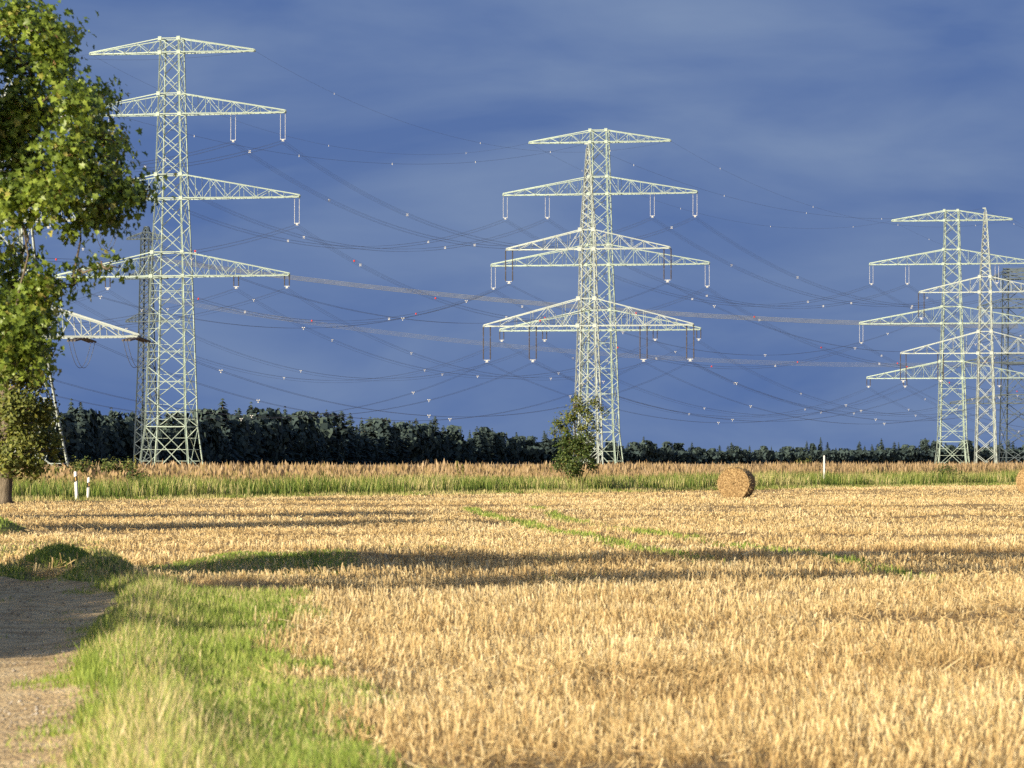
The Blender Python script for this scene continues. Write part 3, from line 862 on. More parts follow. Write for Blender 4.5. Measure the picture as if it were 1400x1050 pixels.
# ------------------------------------------------------------------ wires
SP = MB()
for s in (-1, 1):
    SP.box((s * .21, 0, .21), (.17, .10, .17)); SP.box((s * .21, 0, -.21), (.17, .10, .17))
SP.box((0, 0, .21), (.42, .06, .06)); SP.box((0, 0, -.21), (.42, .06, .06)); SP.box((-.1, 0, 0), (.06, .06, .42)); SP.box((.1, 0, 0), (.06, .06, .42))
SPACER4 = SP.mesh('spacer', M['spacer'])
SP = MB()
for a in (90, 210, 330): 
    c_ = (math.cos(R(a)) * .26, 0, math.sin(R(a)) * .26 * -1); SP.box(c_, (.17, .1, .17)); SP.tube([(0, 0, 0), c_], .045, 5)
SPACER3 = SP.mesh('spacer', M['spacer'])
SP = MB(); SP.box((0, 0, 0), (.10, .12, .34)); SP.box((0, 0, -.2), (.2, .12, .06))
MARK1 = SP.mesh('damper', M['spacer'])
SP = MB(); SP.lathe([(.0, .2), (.12, .17), (.2, 0), (.12, -.17), (.0, -.2)], 8)
REDB = SP.mesh('warning_ball', M['red'])

def cable(name, label, p, q, sag, offs, rad, mat, cat, group, sp_mesh=None, sp_every=0, sp_scale=1.0, red=False, phase=0.0, name_sp='spacer'):
    root = empty(name, p); tag(root, label, cat, group)
    d = q - p; L = d.length; side = Vector((d.y, -d.x, 0)).normalized()
    f = lambda u: d * u + Vector((0, 0, -4 * sag * u * (1 - u)))
    N = 28
    for ox, oz in offs:
        mb = MB(); mb.tube([f(i / N) + side * ox + Vector((0, 0, oz)) for i in range(N + 1)], rad, 4)
        mb.build('wire', mat, root)
    if sp_every:
        k = max(2, int(L / sp_every)); rz = math.atan2(side.y, side.x)
        for i in range(k):
            u = (i + .5 + phase) / k
            if u > .98: continue
            o = obj(name_sp, sp_mesh, root, f(u)); o.rotation_euler = (0, 0, rz); o.scale = (sp_scale * .62,) * 3
    if red:
        for u in (.12, .3, .55, .8):
            o = obj('warning_ball', REDB, root, f(u) + Vector((0, 0, .1))); o.scale = (.8,) * 3
    return root

QUAD = [(-.21, .21), (.21, .21), (-.21, -.21), (.21, -.21)]
TRI = [(0, -.26), (-.22, .13), (.22, .13)]
TWIN = [(-.2, 0), (.2, 0)]
ROWS = {'ground': 'topmost', 'upper': 'second', 'centre': 'third', 'lower': 'lowest'}
def spanA(a, b, words_a, words_b, sag):
    for i, key in enumerate(sorted(clampsA['left'])):
        lv, sd, io = key
        p, q = clampsA[a][key], clampsA[b][key]
        end = 'tip' if io == 'outer' else 'middle'
        if lv == 'ground':
            cable('ground_wire', f'thin wire at the {sd} tip of the topmost arm, {words_a} {words_b}', p, q, sag * .75, [(0, 0)], .012, M['wire'],
                  'power line', 'wires of the four-armed pylons', MARK1, 40, 1.0, name_sp='damper')
        else:
            offs, sp = (QUAD, SPACER4) if lv != 'lower' else (TRI, SPACER3)
            cable('conductor_bundle', f'dark wires at the {sd} {end} of the {ROWS[lv]} arm, {words_a} {words_b}', p, q, sag * (1 + .03 * (i % 3)), offs, .0125, M['wire'],
                  'power line', 'wires of the four-armed pylons', sp, 44, 1.0, red=(lv == 'centre'), phase=(i % 4) * .2 - .3)
spanA('left', 'middle', 'tallest pylon', 'to middle four-armed one', 9.5)
spanA('middle', 'right', 'middle pylon', 'to right one', 9.0)
spanA('off_left', 'left', 'tallest pylon', 'running left', 8.0)
spanA('right', 'off_right', 'right pylon', 'running right', 9.0)
def spanB(a, b, words_a, words_b, sag):
    for i, key in enumerate(sorted(clampsB['middle'])):
        lv, sd, io = key
        p, q = clampsB[a][key], clampsB[b][key]
        if lv == 'peak':
            cable('ground_wire', f'thin wire at the pointed top, {words_a} {words_b}', p, q, sag * .7, [(0, 0)], .012, M['wire'], 'power line', 'wires of the two-armed pylons', MARK1, 30, .9, name_sp='damper')
        else:
            end = 'tip' if io == 'outer' else 'middle'
            cable('conductor_bundle', f'brown-hung wires, {sd} {end}, {"upper" if lv == "upper" else "lower"} arm, {words_a} {words_b}', p, q, sag * (1 + .03 * (i % 3)), TWIN, .013, M['wire'],
                  'power line', 'wires of the two-armed pylons', SPACER3, 52, 1.0, phase=(i % 3) * .2 - .2)
spanB('left', 'middle', 'anchor pylon', 'to middle pylon', 7.5)
spanB('middle', 'right', 'middle pylon', 'to right pylon', 7.5)
spanB('right', 'off_right', 'right pylon', 'running right', 7.5)
# pale sunlit bundles of a crossing line between the two dark pylons
def pale(name_lab, pl, pr, sag, rad):
    cable('conductor_bundle', name_lab, at(*pl), at(*pr), sag, [(0, .40), (0, .13), (0, -.13), (0, -.40)], rad, M['wire_pale'], 'power line', 'pale wires crossing behind')
pale('pale sunlit wire bundle crossing behind the middle pylon just above its lower arms', (196, 352, 960), (1392, 446, 1010), 3.4, .06)
pale('fainter pale wire bundle crossing behind the middle pylon just below its lower arms', (196, 405, 960), (1392, 497, 1010), 5.0, .03)

# ------------------------------------------------------------------ far wood
def spruce(h, w, seed):
    r = random.Random(seed); V = []; F = []; T = []
    def quad(a, b, c, d, t):
        n = len(V); V.extend([a, b, c, d]); F.append([n, n + 1, n + 2, n + 3]); T.extend([t] * 4)
    nw = 34
    for i in range(nw):
        u = min(.995, (i + r.uniform(-.5, .5)) / nw)
        z = h * (.06 + .93 * u); R_ = w * (1 - u) ** .62 * r.uniform(.8, 1.15) + .12
        for j in range(7):
            a = r.uniform(0, 2 * math.pi); L = R_ * r.uniform(.65, 1.1); dr = L * r.uniform(.15, .42)
            ca, sa = math.cos(a), math.sin(a); wd = .22 * L + .12
            quad((ca * .05, sa * .05, z + .2), (ca * L * .55 - sa * wd, sa * L * .55 + ca * wd, z - dr * .35), (ca * L, sa * L, z - dr), (ca * L * .55 + sa * wd, sa * L * .55 - ca * wd, z - dr * .45), r.uniform(.2, .8))
    return mesh_np('crown', V, [np.array(F)], M['forest'], T)
def roundtree(h, w, seed):
    g = np.random.default_rng(seed); n = 620
    lob = g.normal(size=(9, 3)) * (.38, .38, .22) + (0, 0, .60)
    c = lob[g.integers(0, 9, n)] + g.normal(size=(n, 3)) * (.2, .2, .13)
    P = c * (w, w, h); P[:, 2] = np.clip(P[:, 2], h * .05, h * .985)
    nr = rot_normal(c - (0, 0, .5) + g.normal(size=(n, 3)) * .3)
    s = g.uniform(.35, .95, n)
    V, F_, T = scatter('r', [(-.5, -.4, 0), (.5, -.5, .08), (.4, .5, 0), (-.5, .4, -.08)], [np.array([[0, 1, 2, 3]])], P, nr, np.stack([s, s, s], -1) * 1.5, None, g.uniform(.1, 1, n))
    return mesh_np('crown', V, F_, M['forest'], T)
SPR = [spruce(10, w, 100 + i) for i, w in enumerate((2.4, 2.9, 3.3, 2.1))]
BRD = [roundtree(10, w, 200 + i) for i, w in enumerate((3.6, 4.2, 3.0))]
_t = MB(); _t.tube([(0, 0, -.3), (0, 0, 9.7)], [.22, .02], 5); FAR_TRUNK = _t.mesh('trunk', M['bark'])
SKY_X = [-120, 75, 110, 150, 200, 260, 300, 340, 420, 465, 500, 560, 600, 650, 700, 760, 840, 880, 960, 1060, 1120, 1200, 1260, 1320, 1520]
SKY_Y = [553, 559, 557, 560, 566, 563, 558, 564, 565, 566, 574, 577, 581, 588, 598, 597, 604, 603, 609, 611, 606, 607, 604, 604, 602]
wood_d = lambda px: np.interp(px, [-150, 75, 700, 1500], [1450, 1500, 2300, 2700])
rw = random.Random(5)
def put_tree(px, row, top, kind):
    d = float(wood_d(px)) + row * 14 + rw.uniform(-5, 5)
    p = at(px, 630, d); h = at(px, top, d).z
    me = rw.choice(SPR if kind == 's' else BRD)
    o = empty('spruce_tree' if kind == 's' else 'broadleaf_tree', (p.x, d, 0)); obj('crown', me, o)['kind'] = 'stuff'; obj('trunk', FAR_TRUNK, o).scale = (1, 1, 1 if kind == 's' else .6)
    s = h / 10; ws = s * rw.uniform(.85, 1.25) * (1 if kind == 's' else .85)
    o.scale = (ws, ws, s); o.rotation_euler = (0, 0, rw.uniform(0, 6.28))
    if kind == 's': tag(o, 'dark pointed conifer in the distant wood under the storm sky', 'conifer', 'conifers of the distant wood')
    else: tag(o, 'dark round-topped tree in the distant wood under the storm sky', 'tree', 'round-topped trees of the distant wood')
px = -60.0
for row, stepk in ((1, 1.0), (0, .9)):
    px = -70.0
    while px < 1470:
        sky = float(np.interp(px, SKY_X, SKY_Y))
        k = 's' if rw.random() < (.46 if px < 700 else .5) else 'b'
        hpx = 630 - sky
        sky += (float(vnoise(px / 38, 0.5, 77)) - .5) * .34 * hpx
        if k == 's': top = sky - rw.uniform(-.16, .20) * hpx - 1
        else: top = sky + rw.uniform(-.04, .36) * hpx
        if row == 0: top += hpx * rw.uniform(.05, .35)
        put_tree(px, row, top, k)
        px += stepk * rw.uniform(6, 13) * (1.0 if px < 700 else .95)
for px_, top in ((110, 548), (152, 556), (196, 553), (301, 555), (467, 560), (560, 574), (652, 582), (706, 590), (590, 578), (1122, 597), (880, 596), (1000, 604), (322, 560), (1205, 599), (1265, 598)):
    put_tree(px_, .5, top, 's')
# lower mass of undergrowth and further trunks behind the edge trees
n = 26000
px_ = RNG.uniform(-110, 1510, n); d = wood_d(px_) + RNG.uniform(-8, 45, n)
sky = np.interp(px_, SKY_X, SKY_Y); hh = (630 - sky) / F_PX * d + CAM_H
zz = hh * RNG.uniform(0, .62, n)
P = np.stack([(px_ - 700) / F_PX * d, d, zz], -1)
s = RNG.uniform(1.0, 2.6, n)
nr = rot_normal(RNG.normal(size=(n, 3)) + (0, -.6, .3))
V, F, T = scatter('u', [(-.5, -.4, 0), (.5, -.5, .08), (.4, .5, 0), (-.5, .4, -.08)], [np.array([[0, 1, 2, 3]])], P, nr, np.stack([s, s, s], -1), None, RNG.uniform(.0, .7, n))
tag(obj('forest', mesh_np('forest', V, F, M['forest'], T)), kind='stuff')

# ------------------------------------------------------------------ leafy trees
LEAF5 = [(0, -.5), (.16, -.30), (.50, -.34), (.36, -.06), (.52, .16), (.24, .18), (.0, .58), (-.24, .18), (-.52, .16), (-.36, -.06), (-.50, -.34), (-.16, -.30)]
L5V = [(x, y, .28 * abs(x) - .30 * y * y) for x, y in LEAF5] + [(0, -.08, 0)]
L5F = [np.array([[12, i, (i + 1) % 12] for i in range(12)])]
LSV = [(0, -.5, 0), (.28, -.1, .06), (.22, .25, .05), (0, .55, -.06), (-.22, .25, .05), (-.28, -.1, .06)]
LSF = [np.array([[0, 1, 2, 3], [0, 3, 4, 5]])]

def leaf_cloud(blobs, n_leaf, size, templ, centre, tmu=.5, tsd=.22, flat=.8, sunny=.35, per=10, spread=1.15):
    """blobs: (x,y,z,r). Leaves sit in sprays near each blob's shell, facing out and up."""
    B = np.array(blobs, float); w = B[:, 3] ** 2; w /= w.sum()
    which = RNG.choice(len(B), n_leaf, p=w)
    # sprays
    ns = max(1, n_leaf // per)
    sw = RNG.choice(len(B), ns, p=w)
    u = RNG.normal(size=(ns, 3)); u /= np.linalg.norm(u, axis=1)[:, None]
    rr = RNG.uniform(.30, 1.12, ns) ** .6
    sp = B[sw, :3] + u * (B[sw, 3] * rr)[:, None] * (1, 1, flat)
    k = RNG.integers(0, ns, n_leaf)
    P = sp[k] + RNG.normal(size=(n_leaf, 3)) * size * spread
    out = u[k] * .6 + (P - np.array(centre)) / 6 + (0, 0, .40) + np.array(TO_SUN[:]) * sunny + RNG.normal(size=(n_leaf, 3)) * .55
    rot = rot_normal(out)
    s = size * RNG.uniform(.5, 1.4, n_leaf)
    tint = np.clip(RNG.normal(tmu, tsd, n_leaf) + np.repeat(RNG.normal(0, .13, ns), 1)[k], 0, 1)
    return P, rot, s, tint, sp

def branches(root, base, blobs, r0, fork, sprays=None, name='branch', nmax=60, trunk_lean=(0, 0), chain=0):
    """Trunk up through fork heights, one limb per blob, twigs to sprays."""
    base = Vector(base)
    top = max(b[2] for b in blobs) * .9
    tr = [base + Vector((0, 0, -.2))]; rads = [r0 * 1.45]
    N = 7
    for i in range(N + 1):
        u = i / N
        tr.append(base + Vector((trunk_lean[0] * u + .12 * math.sin(u * 5 + base.x), trunk_lean[1] * u + .1 * math.sin(u * 4), .25 + (top - base.z) * u)))
        rads.append(r0 * (1 - .86 * u))
    mb = MB(); mb.tube(tr, rads, 9); mb.build('trunk', M['bark'], root, smooth=True)
    if chain:
        done = [Vector(b[:3]) for b in blobs[chain:]]
        for b in sorted(blobs[:chain], key=lambda b: math.hypot(b[0] - base.x, b[1] - base.y)):
            c = Vector(b[:3])
            a = min(done, key=lambda q: (q - c).length + (2 if q.z > c.z + .3 else 0)); done.append(c)
            L = (c - a).length; j = lambda k: Vector((rw.uniform(-k, k), rw.uniform(-k, k), rw.uniform(-k, k))) * L
            mb = MB(); mb.tube([a, a.lerp(c, .3) + j(.10) - Vector((0, 0, .06 * L)), a.lerp(c, .65) + j(.10), c], [.028, .021, .014, .006], 5)
            mb.build(name, M['bark'], root, smooth=True)
    for b in blobs[chain:nmax + chain]:
        c = Vector(b[:3])
        u = max(.18, min(.92, (c.z - base.z - .45 * math.hypot(c.x - base.x, c.y - base.y)) / (top - base.z)))
        i = u * N; i0 = min(int(i), N - 1)
        s = tr[1 + i0].lerp(tr[2 + i0], i - i0)
        m = s.lerp(c, .5) + Vector((rw.uniform(-.2, .2), rw.uniform(-.2, .2), .10 * (c - s).length))
        rb = r0 * (1 - .8 * u) * .36
        mb = MB(); mb.tube([s, s.lerp(m, .5) + Vector((0, 0, .04)), m, m.lerp(c, .55), c], [rb, rb * .8, rb * .6, rb * .38, rb * .15 + .006], 6)
        mb.build(name, M['bark'], root, smooth=True)
    if sprays is not None:
        mb = MB(); B = np.array([b[:3] for b in blobs])
        for s in sprays:
            j = int(np.argmin(np.sum((B - s) ** 2, 1))); c = Vector(B[j]); e = Vector(s)
            mb.tube([c.lerp(e, .1), c.lerp(e, .6) + Vector((0, 0, .04)), e], [.014, .010, .005], 3, False)
        o = mb.build('twigs', M['twig'], root); o['kind'] = 'stuff'

# the maple whose crown hangs in from the left
MAPLE = (-10.8, 62.6, 0)
mroot = tag(empty('maple_tree', MAPLE), 'near maple with sunlit yellow-green lobed leaves hanging into the upper left', 'tree')
blobs = []
def mb_px(px, py, Y, r): 
    p = at(px, py, Y - 3.2); blobs.append((p.x - MAPLE[0], p.y - MAPLE[1], p.z, r * .80))
for px, py, Y, r in ((20, 25, 65, .45), (62, 45, 64.5, .40), (75, 80, 64.5, .34), (30, 95, 66.6, .50), (-10, 60, 67, .6), (92, 40, 65, .16), (85, 112, 65.2, .26),
                     (45, 150, 66.4, .5), (105, 150, 64, .42), (128, 135, 65, .24), (150, 128, 65.4, .14), (10, 170, 67, .6), (140, 190, 64.3, .36), (160, 200, 65, .2), (95, 205, 63.8, .45), (30, 225, 66.6, .55),
                     (130, 240, 64, .40), (155, 245, 65, .22), (80, 268, 63.6, .42), (25, 275, 64, .46), (130, 285, 64, .30), (172, 268, 64.2, .24), (190, 266, 64.4, .17), (206, 258, 64.4, .13), (150, 300, 64.6, .16), (110, 305, 64.4, .24),
                     (25, 360, 66.3, .32), (66, 380, 64.2, .24), (108, 368, 64.2, .22), (140, 365, 64, .14), (162, 366, 64, .10), (100, 390, 64.4, .12), (20, 395, 66, .42), (50, 405, 64.2, .30),
                     (20, 445, 64, .48), (48, 455, 64, .34), (10, 490, 64.4, .45), (50, 498, 64.3, .26), (-30, 345, 65.5, .5), (-40, 430, 65, .7)):
    mb_px(px, py, Y, r)
n_vis = len(blobs)
rm = random.Random(11)
for i in range(46):      # the rest of the crown, left of the picture
    a = rm.uniform(0, 6.283); z = rm.uniform(3.0, 8.8); rad = 3.6 * math.sqrt(max(.05, 1 - ((z - 6.3) / 3.9) ** 2)) * rm.uniform(.25, 1)
    x, y = rad * math.cos(a), rad * math.sin(a)
    if x > 2.3 or (x > 1.4 and z < 4.5): continue
    blobs.append((x, y, z, rm.uniform(.6, 1.1)))
cen = (-1.0, 1.5, 6.0)
P1, R1, s1, t1, sp1 = leaf_cloud(blobs[:n_vis], 17000, .088, None, cen, .55, .22, sunny=.15, per=26, spread=1.45)
P2, R2, s2, t2, sp2 = leaf_cloud(blobs[n_vis:], 30000, .16, None, cen, .45, .2)
inview = np.where((P1[:, 0] + MAPLE[0]) > -(P1[:, 1] + MAPLE[1]) * 700 / F_PX)[0]
near = inview[np.argsort(P1[inview, 1] - 1.2 * s1[inview] / .145)][:300]
rest = np.setdiff1d(np.arange(len(P1)), near)
V, F, T = merge([scatter('l', L5V, L5F, P1[rest], R1[rest], np.repeat(s1[rest, None], 3, 1), None, t1[rest]),
                 scatter('l', L5V, L5F, P2, R2, np.repeat(s2[:, None], 3, 1), None, t2)])
o = obj('crown', mesh_np('crown', V, F, M['maple'], T), mroot); o['kind'] = 'stuff'
leaf_me = [mesh_np('leaf', L5V, L5F, M['maple'], np.full(13, t)) for t in (.3, .45, .6, .75, .9)]
for i in near:
    o = bpy.data.objects.new('leaf', leaf_me[min(4, int(t1[i] * 5))]); COL.objects.link(o); o.parent = mroot
    mm = np.eye(4); mm[:3, :3] = R1[i] * s1[i]; mm[:3, 3] = P1[i]
    o.matrix_local = Matrix(mm.tolist())
branches(mroot, (0, 0, 0), blobs, .24, None, list(sp1) + list(sp2[::4]), chain=n_vis)

# the small-leaved tree standing at the field edge, left
def leafy_tree(name, loc, blobs, n_leaf, size, r0, label, cat, mat='oak', templ=(LSV, LSF), group=None, tmu=.5, lean=(0, 0)):
    root = tag(empty(name, loc), label, cat, group)
    cx = np.mean(np.array(blobs)[:, :3], 0)
    P, Rr, s, t, sp = leaf_cloud(blobs, n_leaf, size, None, tuple(cx), tmu)
    V, F, T = scatter('l', templ[0], templ[1], P, Rr, np.repeat(s[:, None], 3, 1), None, t)
    o = obj('crown', mesh_np('crown', V, F, M[mat], T), root); o['kind'] = 'stuff'
    if r0 > 0: branches(root, (0, 0, 0), blobs, r0, None, sp[::3], trunk_lean=lean)
    else:
        mb = MB()
        for b in blobs: mb.tube([(b[0] * .3, b[1] * .3, 0), (b[0] * .7, b[1] * .7, b[2] * .6), b[:3]], [.03, .022, .01], 4)
        mb.build('stems', M['twig'], root)['kind'] = 'stuff'
    return root
T2 = Vector((at(4, 690, 177).x, 177, 0))
bl = []
for px, py, dy, r in ((10, 420, 1, 1.0), (40, 440, -1, .8), (52, 480, 0, .55), (15, 500, -1.5, .9), (48, 520, -1, .6), (20, 560, -1.5, .8), (55, 560, 0, .5), (62, 600, .5, .55), (30, 600, -1, .7),
                      (72, 615, 0, .30), (45, 635, -1, .45), (10, 630, -1.5, .6), (-30, 450, 1, 1.3), (-40, 540, 1, 1.4), (-30, 610, 0, 1.0), (-70, 500, 2, 1.4), (-80, 580, 1, 1.3), (0, 470, 2.5, 1.2), (10, 560, 2.5, 1.2), (35, 640, .5, .4), (62, 575, 1.6, .4)):
    p = at(px, py, T2.y + dy); bl.append((p.x - T2.x, p.y - T2.y, p.z, r))
leafy_tree('broadleaf_tree', tuple(T2), bl, 30000, .17, .36, 'small-leaved tree with a grey trunk on the field edge at the far left', 'tree', tmu=.5)

# sapling and bush in front of the middle pylon
S = Vector((at(787, 640, 250).x, 250, 0)); bl = []
for px, py, dy, r in ((757, 592, .2, .16), (764, 578, 0, .22), (772, 586, 0, .26), (780, 570, -.3, .32), (790, 556, .2, .28), (788, 544, 0, .16), (800, 562, .1, .22), (812, 551, 0, .22), (821, 558, .1, .16), (806, 572, .1, .24), (776, 601, .3, .24), (797, 585, 0, .32),
                      (806, 598, .2, .24), (828, 566, 0, .12), (792, 605, 0, .26), (785, 615, 0, .22), (768, 566, 0, .1), (797, 542, 0, .09), (815, 585, .1, .16)):
    p = at(px, py, 250 + dy); bl.append((p.x - S.x, p.y - S.y, p.z, r))
leafy_tree('sapling', tuple(S), bl, 3600, .125, .085, 'thin olive-leaved sapling rising from the bush before the middle pylons', 'tree', 'bush', tmu=.85)
def bush(px, Y, h, w, n, label, tmu=.4, size=.13, group=None):
    c = at(px, 630, Y); bl = []
    for i in range(9):
        bl.append((rm.uniform(-w, w) * .6, rm.uniform(-w, w) * .4, h * rm.uniform(.25, .82), h * .24))
    return leafy_tree('bush', (c.x, Y, 0), bl, n, size, 0, label, 'bush', 'bush', tmu=tmu, group=group)
B0 = Vector((at(783, 640, 248).x, 248, 0)); bl = []
for px, py, dy, r in ((772, 624, 0, .36), (786, 610, .2, .34), (799, 622, .1, .36), (762, 636, 0, .24), (810, 635, .2, .24), (784, 638, -.4, .5), (793, 600, .2, .22), (768, 607, .1, .2), (778, 598, .2, .16), (806, 610, .2, .2)):
    p = at(px, py, 248 + dy); bl.append((p.x - B0.x, p.y - B0.y, p.z, r))
leafy_tree('bush', tuple(B0), bl, 3800, .13, 0, 'dark green bush at the foot of the sapling', 'bush', 'bush', tmu=.42)
bush(189, 226, 1.35, .6, 700, 'rounded green shrub below the tallest pylon, near its left leg', .45)
bush(1101, 420, 2.1, 1.5, 500, 'small yellow-green shrub left of the white post at the right', .85)
bush(1297, 309, 1.45, 1.3, 700, 'green shrub in the tall grass below the right pylons', .5)
for px_, lab in ((98, 'left'), (132, 'middle'), (165, 'right')):
    bush(px_, 330, 1.9, 1.9, 900, f'pale green bush behind the white posts, {lab} one of three', .75, .18, 'low bushes behind the posts')
# tall dry weed beside the left pylon
def weed(px, Y, h, label):
    c = at(px, 630, Y); root = tag(empty('weed_stalk', (c.x, Y, 0)), label, 'weed')
    mb = MB(); pts = [(0, 0, 0), (.03, 0, h * .5), (-.06, 0, h)]; mb.tube(pts, [.02, .016, .008], 5)
    mb.build('stem', M['twig'], root)
    n = 90; z = RNG.uniform(.45, 1, n) * h; a = RNG.uniform(0, 6.28, n); rr = RNG.uniform(.02, .20, n) * (1.25 - z / h)
    P = np.stack([rr * np.cos(a) - .06 * (z / h), rr * np.sin(a), z], -1)
    V, F, T = scatter('w', LSV, LSF, P, rot_normal(RNG.normal(size=(n, 3))), np.repeat(RNG.uniform(.05, .12, n)[:, None], 3, 1), None, RNG.uniform(.6, 1, n))
    obj('seed_head', mesh_np('seed_head', V, F, M['oak'], T), root)['kind'] = 'stuff'
weed(186, 228, 2.05, 'tall thin dry weed above the shrub near the tallest pylon')
weed(626, 262, 1.75, 'tall dry weed tuft rising from the plume grass left of the sapling')
weed(634, 262, 1.55, 'shorter dry weed just right of the tall weed tuft')

# trees standing left of the picture; their long shadows fall across the field
def side_tree(x, y, h, w, z0, n, label, r0=.16, leaf=.2):
    bl = []
    for i in range(16):
        z = z0 + (h - z0) * (i + .5) / 16; k = w * math.sin(math.pi * min(1, (.12 + .88 * (i + .5) / 16))) ** .7
        bl.append((rm.uniform(-k, k) * .8, rm.uniform(-k, k) * .8, z, max(.3, k * .65)))
    leafy_tree('roadside_tree', (x, y, 0), bl, n, leaf, r0, label, 'tree', group='trees along the track', tmu=.45)
side_tree(-17.6, 44.2, 13.5, 1.15, 4.0, 24000, 'slender tree left of the track outside the picture')
side_tree(-12.9, 53.4, 5.8, 1.25, 1.6, 11000, 'small bushy tree in the hedge along the track outside the picture')
side_tree(-19.0, 106, 9.0, 2.6, 1.2, 20000, 'broad tree behind the track bend outside the picture', leaf=.3)
side_tree(-22.5, 127, 10.5, 3.0, 1.2, 20000, 'far broad tree behind the track bend outside the picture', leaf=.3)
for i_, (hx, hy, hh_) in enumerate(((-8.9, 37.2, 2.7), (-9.3, 39.8, 2.9), (-9.7, 42.6, 2.75), (-10.2, 45.6, 3.0), (-10.8, 48.6, 2.8), (-11.5, 51.6, 3.1), (-12.4, 54.6, 3.7), (-13.4, 57.0, 4.0), (-14.4, 59.4, 4.0))):
    bl = [(rm.uniform(-.8, .8), rm.uniform(-1.5, 1.5), hh_ * rm.uniform(.25, .90), .46) for _ in range(30)]
    leafy_tree('bush', (hx, hy, 0), bl, 12000, .15, 0, 'bush of the hedge row along the left side of the track', 'bush', 'bush', group='hedge bushes left of the track')

# ------------------------------------------------------------------ straw bales
def bale_material():
    m, n, l = new_mat('pressed_straw')
    out = n.new('ShaderNodeOutputMaterial'); p = n.new('ShaderNodeBsdfPrincipled'); p.inputs['Roughness'].default_value = .9; p.inputs['Specular IOR Level'].default_value = .1
    co = n.new('ShaderNodeTexCoord'); no = n.new('ShaderNodeTexNoise'); no.inputs['Scale'].default_value = 14; no.inputs['Detail'].default_value = 8
    l.new(co.outputs['Object'], no.inputs['Vector'])
    r = ramp_into(n, [(.3, (.15, .095, .045)), (.5, (.32, .215, .105)), (.72, (.50, .37, .19))]); l.new(no.outputs['Fac'], r.inputs['Fac'])
    b = n.new('ShaderNodeBump'); b.inputs['Strength'].default_value = .8; b.inputs['Distance'].default_value = .05
    l.new(no.outputs['Fac'], b.inputs['Height']); l.new(b.outputs[0], p.inputs['Normal']); l.new(r.outputs[0], p.inputs['Base Color'])
    l.new(p.outputs[0], out.inputs['Surface']); return m
M['bale'] = bale_material()
def make_bale():
    Rr, L = .755, 1.22; root = empty('round_bale')
    n = 72
    # curved side, wrapped: slight sag and ribs
    prof = []
    xs_ = np.linspace(-L / 2, L / 2, 15)
    V = []; 
    for i, xx in enumerate(xs_):
        e = 1 - .045 * (abs(xx) / (L / 2)) ** 6
        for k in range(n):
            a = 2 * math.pi * k / n
            rr = Rr * e * (1 + .010 * math.sin(i * 2.1) + .012 * math.sin(3 * a + .7) + rm.uniform(-.006, .006))
            V.append((xx, rr * math.cos(a), max(rr * math.sin(a), -Rr * .965) + Rr * .965))
    F = [[i * n + k, i * n + (k + 1) % n, (i + 1) * n + (k + 1) % n, (i + 1) * n + k] for i in range(14) for k in range(n)]
    obj('wrapped_side', mesh_np('wrapped_side', V, [np.array(F)], M['bale'], smooth=True), root)
    # end faces: rolled layers standing proud and recessed
    for sx in (-1, 1):
        V = []; K = 26
        for j in range(K + 1):
            for k in range(n):
                a = 2 * math.pi * k / n
                q = j / K; rr = Rr * .955 * q * (1 + .012 * math.sin(3 * a + .7) * q)
                ridge = .014 * math.sin((q * 13 + a / (2 * math.pi)) * 2 * math.pi) + rm.uniform(-.012, .012) + .02 * (1 - q)
                V.append((sx * (L / 2 + .005 + ridge * (j < K)), rr * math.cos(a), max(rr * math.sin(a), -Rr * .965) + Rr * .965))
        F = [[j * n + k, j * n + (k + 1) % n, (j + 1) * n + (k + 1) % n, (j + 1) * n + k][::sx] for j in range(K) for k in range(n)]
        obj('end_face', mesh_np('end_face', V, [np.array(F)], M['bale'], smooth=True), root)
    # straws sticking out
    m = 2600; a = RNG.uniform(0, 6.283, m); onf = RNG.random(m) < .55
    rr = np.where(onf, Rr * np.sqrt(RNG.random(m)) * .97, Rr * .98); xx = np.where(onf, np.where(RNG.random(m) < .5, -1, 1) * L / 2, RNG.uniform(-L / 2, L / 2, m))
    P = np.stack([xx, rr * np.cos(a), np.maximum(rr * np.sin(a), -Rr * .95) + Rr * .965], -1)
    nr = np.where(onf[:, None], np.stack([np.sign(xx), 0 * a, 0 * a], -1), np.stack([0 * a, np.cos(a), np.sin(a)], -1)) * .35 + RNG.normal(size=(m, 3)) * .5
    V, F, T = scatter('b', [(-.5, 0, 0), (.5, 0, 0), (.4, 0, 1), (-.4, 0, 1)], BLADE_F, P, rot_normal(nr), np.stack([np.full(m, .012), np.ones(m), RNG.uniform(.04, .15, m)], -1), None, RNG.uniform(.1, .8, m))
    V[:, 2] = np.maximum(V[:, 2], .01)
    obj('loose_straw', mesh_np('loose_straw', V, F, M['straw'], T), root)['kind'] = 'stuff'
    return root
bale = make_bale()
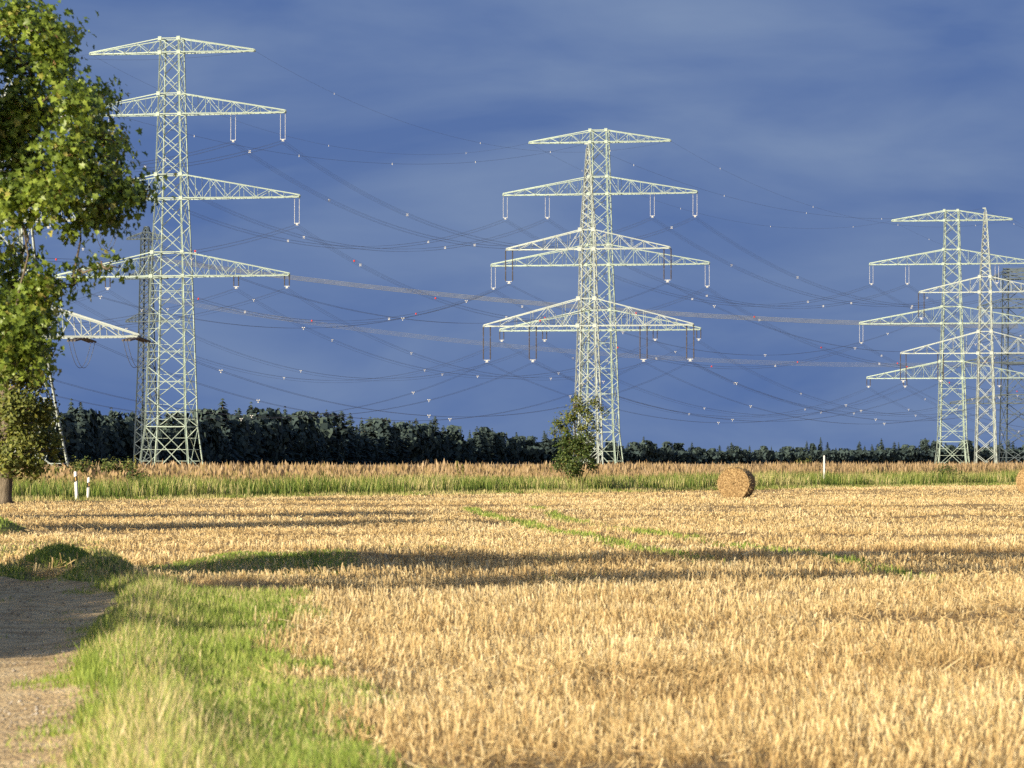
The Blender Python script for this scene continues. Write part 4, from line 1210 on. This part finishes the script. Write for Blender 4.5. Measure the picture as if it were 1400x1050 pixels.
tag(bale, 'whole round straw bale lying on the stubble right of the middle pylons', 'straw bale', 'round straw bales')
bp = at(1007, 684, 197); bale.location = (bp.x, 197, float(height(bp.x, 197)) - .02)
# local X is the axis; the lit end looks towards the viewer and a little left
bale.rotation_euler = (0, 0, math.pi / 2 + R(-16))
b2 = bale.copy(); COL.objects.link(b2)
for ch in list(bale.children):
    c = ch.copy(); COL.objects.link(c); c.parent = b2
tag(b2, 'second round straw bale, cut off by the right edge of the picture', 'straw bale', 'round straw bales')
bp = at(1414, 678, 226); b2.location = (bp.x, 226, float(height(bp.x, 226)) - .02)
b2.rotation_euler = (0, 0, math.pi / 2 + R(-34))

# ------------------------------------------------------------------ marker posts
def post(px, py_top, Y, label, lean=0, rz=0, wide=.12, band=True):
    p = at(px, py_top, Y); h = p.z
    root = tag(empty('marker_post', (p.x, Y, 0), rz), label, 'marker post', 'white roadside marker posts')
    root.rotation_euler = (0, lean, rz)
    def slab(z0, z1, slope=0.0, g=0.0, inset=0.0):
        mb = MB(); w, d = wide / 2 + g, .05 + g
        P = [(-w, d), (-w * .55, -d), (w * .55, -d), (w, d)]
        Vb = [(x, y, z0 + slope * x) for x, y in P]; Vt = [(x, y, z1 + slope * x) for x, y in P]
        mb.add(Vb + Vt, [[3, 2, 1, 0], [4, 5, 6, 7], [0, 1, 5, 4], [1, 2, 6, 5], [2, 3, 7, 6], [3, 0, 4, 7]]); return mb
    slab(-.1, h - .02).build('post_body', M['white_post'], root)
    slab(h - .02, h + .02, 0, -.012).build('post_cap', M['white_post'], root)
    if not band: return
    slab(h - .42, h - .20, .5, .004).build('black_band', M['black_post'], root)
    mb = MB(); mb.box((0, -.058, h - .31), (.05, .012, .14)); mb.build('reflector', M['reflector'], root)
post(105, 645, 190.5, 'larger white marker post with a black band at the far left, slightly leaning', R(-3), 0, .15)
post(120, 653, 193.5, 'smaller white marker post just right of the larger one at the far left', R(3), .4, .11)
post(1127, 623, 290, 'tall white marker post in the grass right of the straw bale', 0, 1.2, .17, False)
